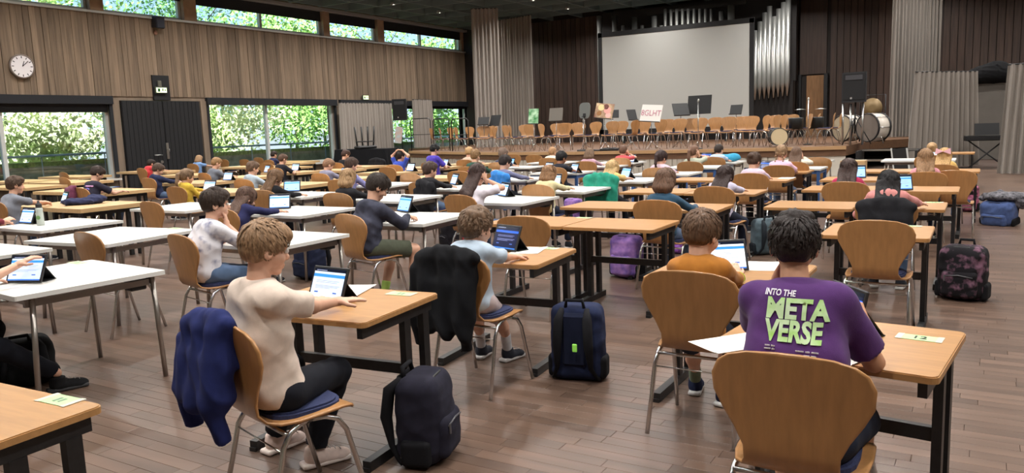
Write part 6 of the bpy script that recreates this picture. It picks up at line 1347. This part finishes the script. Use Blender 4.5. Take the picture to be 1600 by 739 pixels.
# ================================================================== JACKETS ON CHAIRS
def drape(ch, label, rgb, x0, x1, ln, seed, front=.18, z0=.885, h=.012, name='jacket', sleeve=True, thick=.026):
    rg = random.Random(seed); pr = []; n = 6; xm_ = (x0+x1)/2; hw_ = (x1-x0)/2
    def Ax(an): return np.array([[1, 0, 0], [0, math.cos(an), -math.sin(an)], [0, math.sin(an), math.cos(an)]])
    for i in range(n):
        xa_, xb_ = x0+(x1-x0)*i/n, x0+(x1-x0)*(i+1)/n; za, zb_ = z0-.07*(abs(xa_)/.25)**2.5, z0-.07*(abs(xb_)/.25)**2.5
        pr.append(cone((xa_, -.262, za), (xb_, -.262, zb_), thick*1.3, thick*1.3, .03))
    pr.append(rbox((xm_, -.285, z0-.03-ln*.42), (hw_+.01, thick*1.25, ln*.45), thick*1.1, .05, Ax(.06)))
    pr.append(rbox((xm_+.02, -.305, z0-.03-ln*.66), (hw_*.86, thick*1.7, ln*.36), thick*1.3, .06, Ax(.10)))
    pr.append(rbox((xm_, -.225, z0-.03-front*.45), (hw_*.95, thick*.9, front*.5), thick*.8, .04, Ax(-.12)))
    for i in range(3):
        xx = x0+(x1-x0)*(.15+.35*i); pr.append(cone((xx, -.30, z0-.05), (xx+rg.uniform(-.05, .05), -.335, z0-.05-ln*(.7+.3*rg.random())), thick*.9, thick*1.5, .05))
    if sleeve:
        for s_ in (x0-.01, x1-.06): pr += [cone((s_, -.29, z0-.12), (s_+rg.uniform(-.02, .04), -.33, z0-.12-ln*.6), .042, .04, .025), cone((s_, -.33, z0-.12-ln*.6), (s_+.01, -.30, z0-.2-ln*.85), .04, .034, .02, False, True)]
    o = obj(name, mesh_np(name, *sdf_mesh(pr, h, folds(.008, (62, 24, 13), seed)), clothm('jacket_%d_%d_%d' % rgb, rgb, .12), True)); o.location = ch.location; o.rotation_euler = ch.rotation_euler
    return tag(o, label, 'jacket', 'jackets hung over chairs')
drape(NEARP['P1'][4], 'navy jacket hung over the cream pupil\'s chair back', (34, 42, 92), -.25, .10, .34, 3, h=.010)
drape(NEARP['P4'][4], 'black jacket hung over the light blue pupil\'s chair', (16, 17, 21), -.22, .18, .44, 5, h=.011)
drape(NEARP['P31'][4], 'bright blue jacket hung over the grey-violet pupil\'s chair', (52, 122, 196), -.05, .27, .46, 7, h=.014)
drape(NEARP['P37'][4], 'green jacket hung over the chair of the long blond hair', (40, 140, 116), -.25, .25, .40, 9, h=.014, sleeve=False)
drape(NEARP['P47'][4], 'black padded coat over the salmon pink pupil\'s chair', (26, 26, 30), -.20, .20, .24, 11, h=.014, front=.10, thick=.034, sleeve=False, z0=.85)
drape(NEARP['P10'][4], 'maroon jacket over the dark printed pupil\'s chair', (110, 56, 80), -.26, -.06, .30, 13, h=.016)
drape(EC[588], 'black jacket over the empty chair near the draped table', (18, 18, 22), -.2, .3, .30, 15, h=.02)
drape(NEARP['P27'][4], 'black jacket with grey pattern low on the black sweatshirt\'s chair', (24, 24, 28), .0, .28, .42, 17, h=.014)
p = atz(132, 318, .75); pr = [ell((0, 0, .03), (.26, .15, .045), .04), ell((.15, .02, .06), (.14, .10, .05), .04), ell((-.16, -.03, .04), (.12, .09, .045), .04), cone((-.2, -.1, .03), (.1, -.14, .03), .035, .03, .03), cone((.1, .05, .08), (.26, -.02, .05), .04, .03, .03)]
o = obj('jacket', mesh_np('jacket', *sdf_mesh(pr, .012, folds(.010, (40, 50, 30), 4)), clothm('navy_crumple', (42, 46, 74), .15), True)); o.location = (float(p[0]), float(p[1]), .752); o.rotation_euler = (0, 0, R(55)); tag(o, 'crumpled navy jacket lying on the thick wooden table', 'jacket')
# ================================================================== BAGS
def backpack(px_, py_, w, h_, d_, rz, rgb, label, m=None, v=0, strap=None, lean=0.0, hres=.012, tilt=0.0, zoff=.012):
    p = atz(px_, py_, 0.0); e = empty('backpack', (float(p[0]), float(p[1]), zoff), R(rz), label, 'backpack', 'school bags on the floor')
    m = m or clothm('bag_%d_%d_%d' % rgb, rgb, .15); ms = clothm('bagstrap_%d' % sum(strap or (20, 20, 24)), strap or (20, 20, 24)); sd = int(px_)
    e.rotation_euler = (R(tilt), R(lean), R(rz))
    bp = [rbox((0, 0, h_*.48), (w/2, d_*.46, h_*.48), min(w, d_)*.30, .03), ell((0, .01, h_*.45), (w*.46, d_*.50, h_*.42), .05)]
    obj('main_compartment', mesh_np('bag_body', *sdf_mesh(bp, hres, folds(.004, (30, 30, 34), sd)), m, True), e)
    f = obj('front_pocket', mesh_np('bag_pocket', *sdf_mesh([rbox((0, d_*.42, h_*.30), (w*.38, d_*.18, h_*.24), .04, .02), ell((0, d_*.40, h_*.3), (w*.36, d_*.2, h_*.2), .03)], hres, folds(.003, (30, 30, 40), sd+1)), m, True), e)
    zp = MB().tube([(-w*.40, d_*.30, h_*.40), (-w*.36, d_*.30, h_*.78), (-w*.15, d_*.28, h_*.94), (w*.15, d_*.28, h_*.94), (w*.36, d_*.30, h_*.78), (w*.40, d_*.30, h_*.40)], .006, 6); zp.build('zip', DARKPL, e)
    MB().tube([(-w*.3, d_*.60, h_*.44), (0, d_*.615, h_*.47), (w*.3, d_*.60, h_*.44)], .005, 6).box((w*.28, d_*.62, h_*.41), (.012, .006, .05)).build('pocket_zip', mat('zip_grey', srgb(96, 96, 100), .4, .4), f)
    MB().tube([(-.06, -d_*.3, h_*.92), (-.05, -d_*.34, h_*1.03), (.05, -d_*.34, h_*1.03), (.06, -d_*.3, h_*.92)], .012, 8).build('carry_handle', ms, e)
    for s_ in (-1, 1):
        x = s_*w*.24; MB().tube([(x, -d_*.34, h_*.92), (x*1.15, -d_*.58, h_*.80), (x*1.25, -d_*.66, h_*.5), (x*1.35, -d_*.56, h_*.2), (x*1.7, -d_*.40, h_*.07), (x*1.9, -d_*.30, .015)], [.018, .03, .03, .016, .011, .010], 8).build('shoulder_strap', ms, e)
    for s_ in (-1, 1): obj('side_pocket', mesh_np('side_pocket', *sdf_mesh([rbox((s_*w*.48, 0, h_*.17), (.03, d_*.3, h_*.15), .028, .02)], hres), ms, True), e)
    return e
backpack(668, 716, .31, .45, .25, -72, (34, 33, 46), 'dark navy backpack in the foreground beside the cream pupil\'s desk', hres=.009)
b = backpack(905, 592, .33, .50, .22, 12, (30, 38, 66), 'blue backpack standing with straps towards the viewer in the middle', hres=.009)
MB().box((.02, -.17, .24), (.03, .012, .05), ch=.004).build('neon_buckle', mat('neon_green', srgb(150, 230, 90), .5, emit=.15), b); MB().box((0, -.095, .27), (.16, .05, .34), ch=.02).build('back_pad', clothm('dark_mesh_pad', (22, 28, 50)), b)  # slight emission brightens the buckle colour, no lamp in it
PURP = clothm('purple_pattern', (92, 70, 140), .0, scale=14, col2=srgb(150, 110, 170)); PKB = clothm('black_pink_camo', (26, 24, 28), .0, scale=14, col2=srgb(120, 86, 104)); PKB.node_tree.nodes['Color Ramp'].color_ramp.elements[0].position = .5
backpack(980, 434, .34, .46, .24, 165, (92, 70, 140), 'purple patterned backpack under the empty desk pair', PURP)
backpack(1503, 468, .36, .48, .28, 168, (26, 24, 28), 'black backpack with pink camouflage beside the right front desk', PKB, hres=.010)
backpack(1562, 352, .44, .36, .30, 150, (70, 88, 134), 'blue grey backpack with a dark patterned jacket on it at the right', hres=.012, tilt=-12)
p = atz(1566, 335, 0); o = obj('jacket', mesh_np('jacket', *sdf_mesh([ell((0, 0, 0), (.30, .2, .07), .04), ell((.16, -.06, -.06), (.12, .12, .10), .05), cone((-.3, .05, -.02), (-.1, .1, .03), .05, .06, .03)], .014, folds(.012, (36, 30, 30), 2)), clothm('patterned_black', (30, 30, 34), .0, scale=26, col2=srgb(120, 118, 124)), True)); o.location = (float(p[0])+.03, float(atz(1562, 352, 0)[1])+.02, .40); tag(o, 'black and white patterned jacket thrown over the blue grey backpack', 'jacket')
backpack(1509, 331, .34, .44, .24, 170, (60, 36, 50), 'black and pink backpack behind the right column desks', clothm('pink_black_print', (40, 26, 36), .0, scale=18, col2=srgb(190, 110, 140)))
backpack(1196, 398, .32, .44, .24, 40, (84, 100, 108), 'grey teal backpack behind the purple pupil\'s head', strap=(30, 36, 42))
backpack(36, 604, .40, .34, .28, 70, (20, 20, 22), 'black bag on the floor under the left white table')
backpack(487, 436, .38, .42, .26, 170, (28, 34, 56), 'dark blue bag under the white table behind the cream pupil')
backpack(706, 392, .30, .42, .22, 150, (28, 26, 32), 'black bag with a red label behind the light blue pupil', strap=(200, 90, 90))
backpack(897, 352, .32, .44, .22, 160, (70, 52, 130), 'violet backpack under the loose cream shirt\'s table', PURP)
backpack(1055, 396, .30, .30, .2, 170, (150, 96, 190), 'bright lilac gym bag under the empty desk pair')
backpack(268, 318, .32, .40, .24, 170, (36, 38, 56), 'dark bag on the floor between yellow sweater and navy hoodie', hres=.016)
p = atz(1158, 249, .745); o = obj('cushion_bag', mesh_np('cushion_bag', *sdf_mesh([ell((0, 0, .07), (.28, .16, .08), .03), ell((.14, 0, .1), (.12, .1, .07), .04), ell((-.15, 0, .09), (.1, .1, .06), .04)], .015), clothm('turquoise_bag', (50, 140, 176)), True)); o.location = (DK['C8'][0]-.3, DK['C8'][1]+.4, .742); tag(o, 'turquoise soft bag on the table by the pale blue shirt', 'bag')
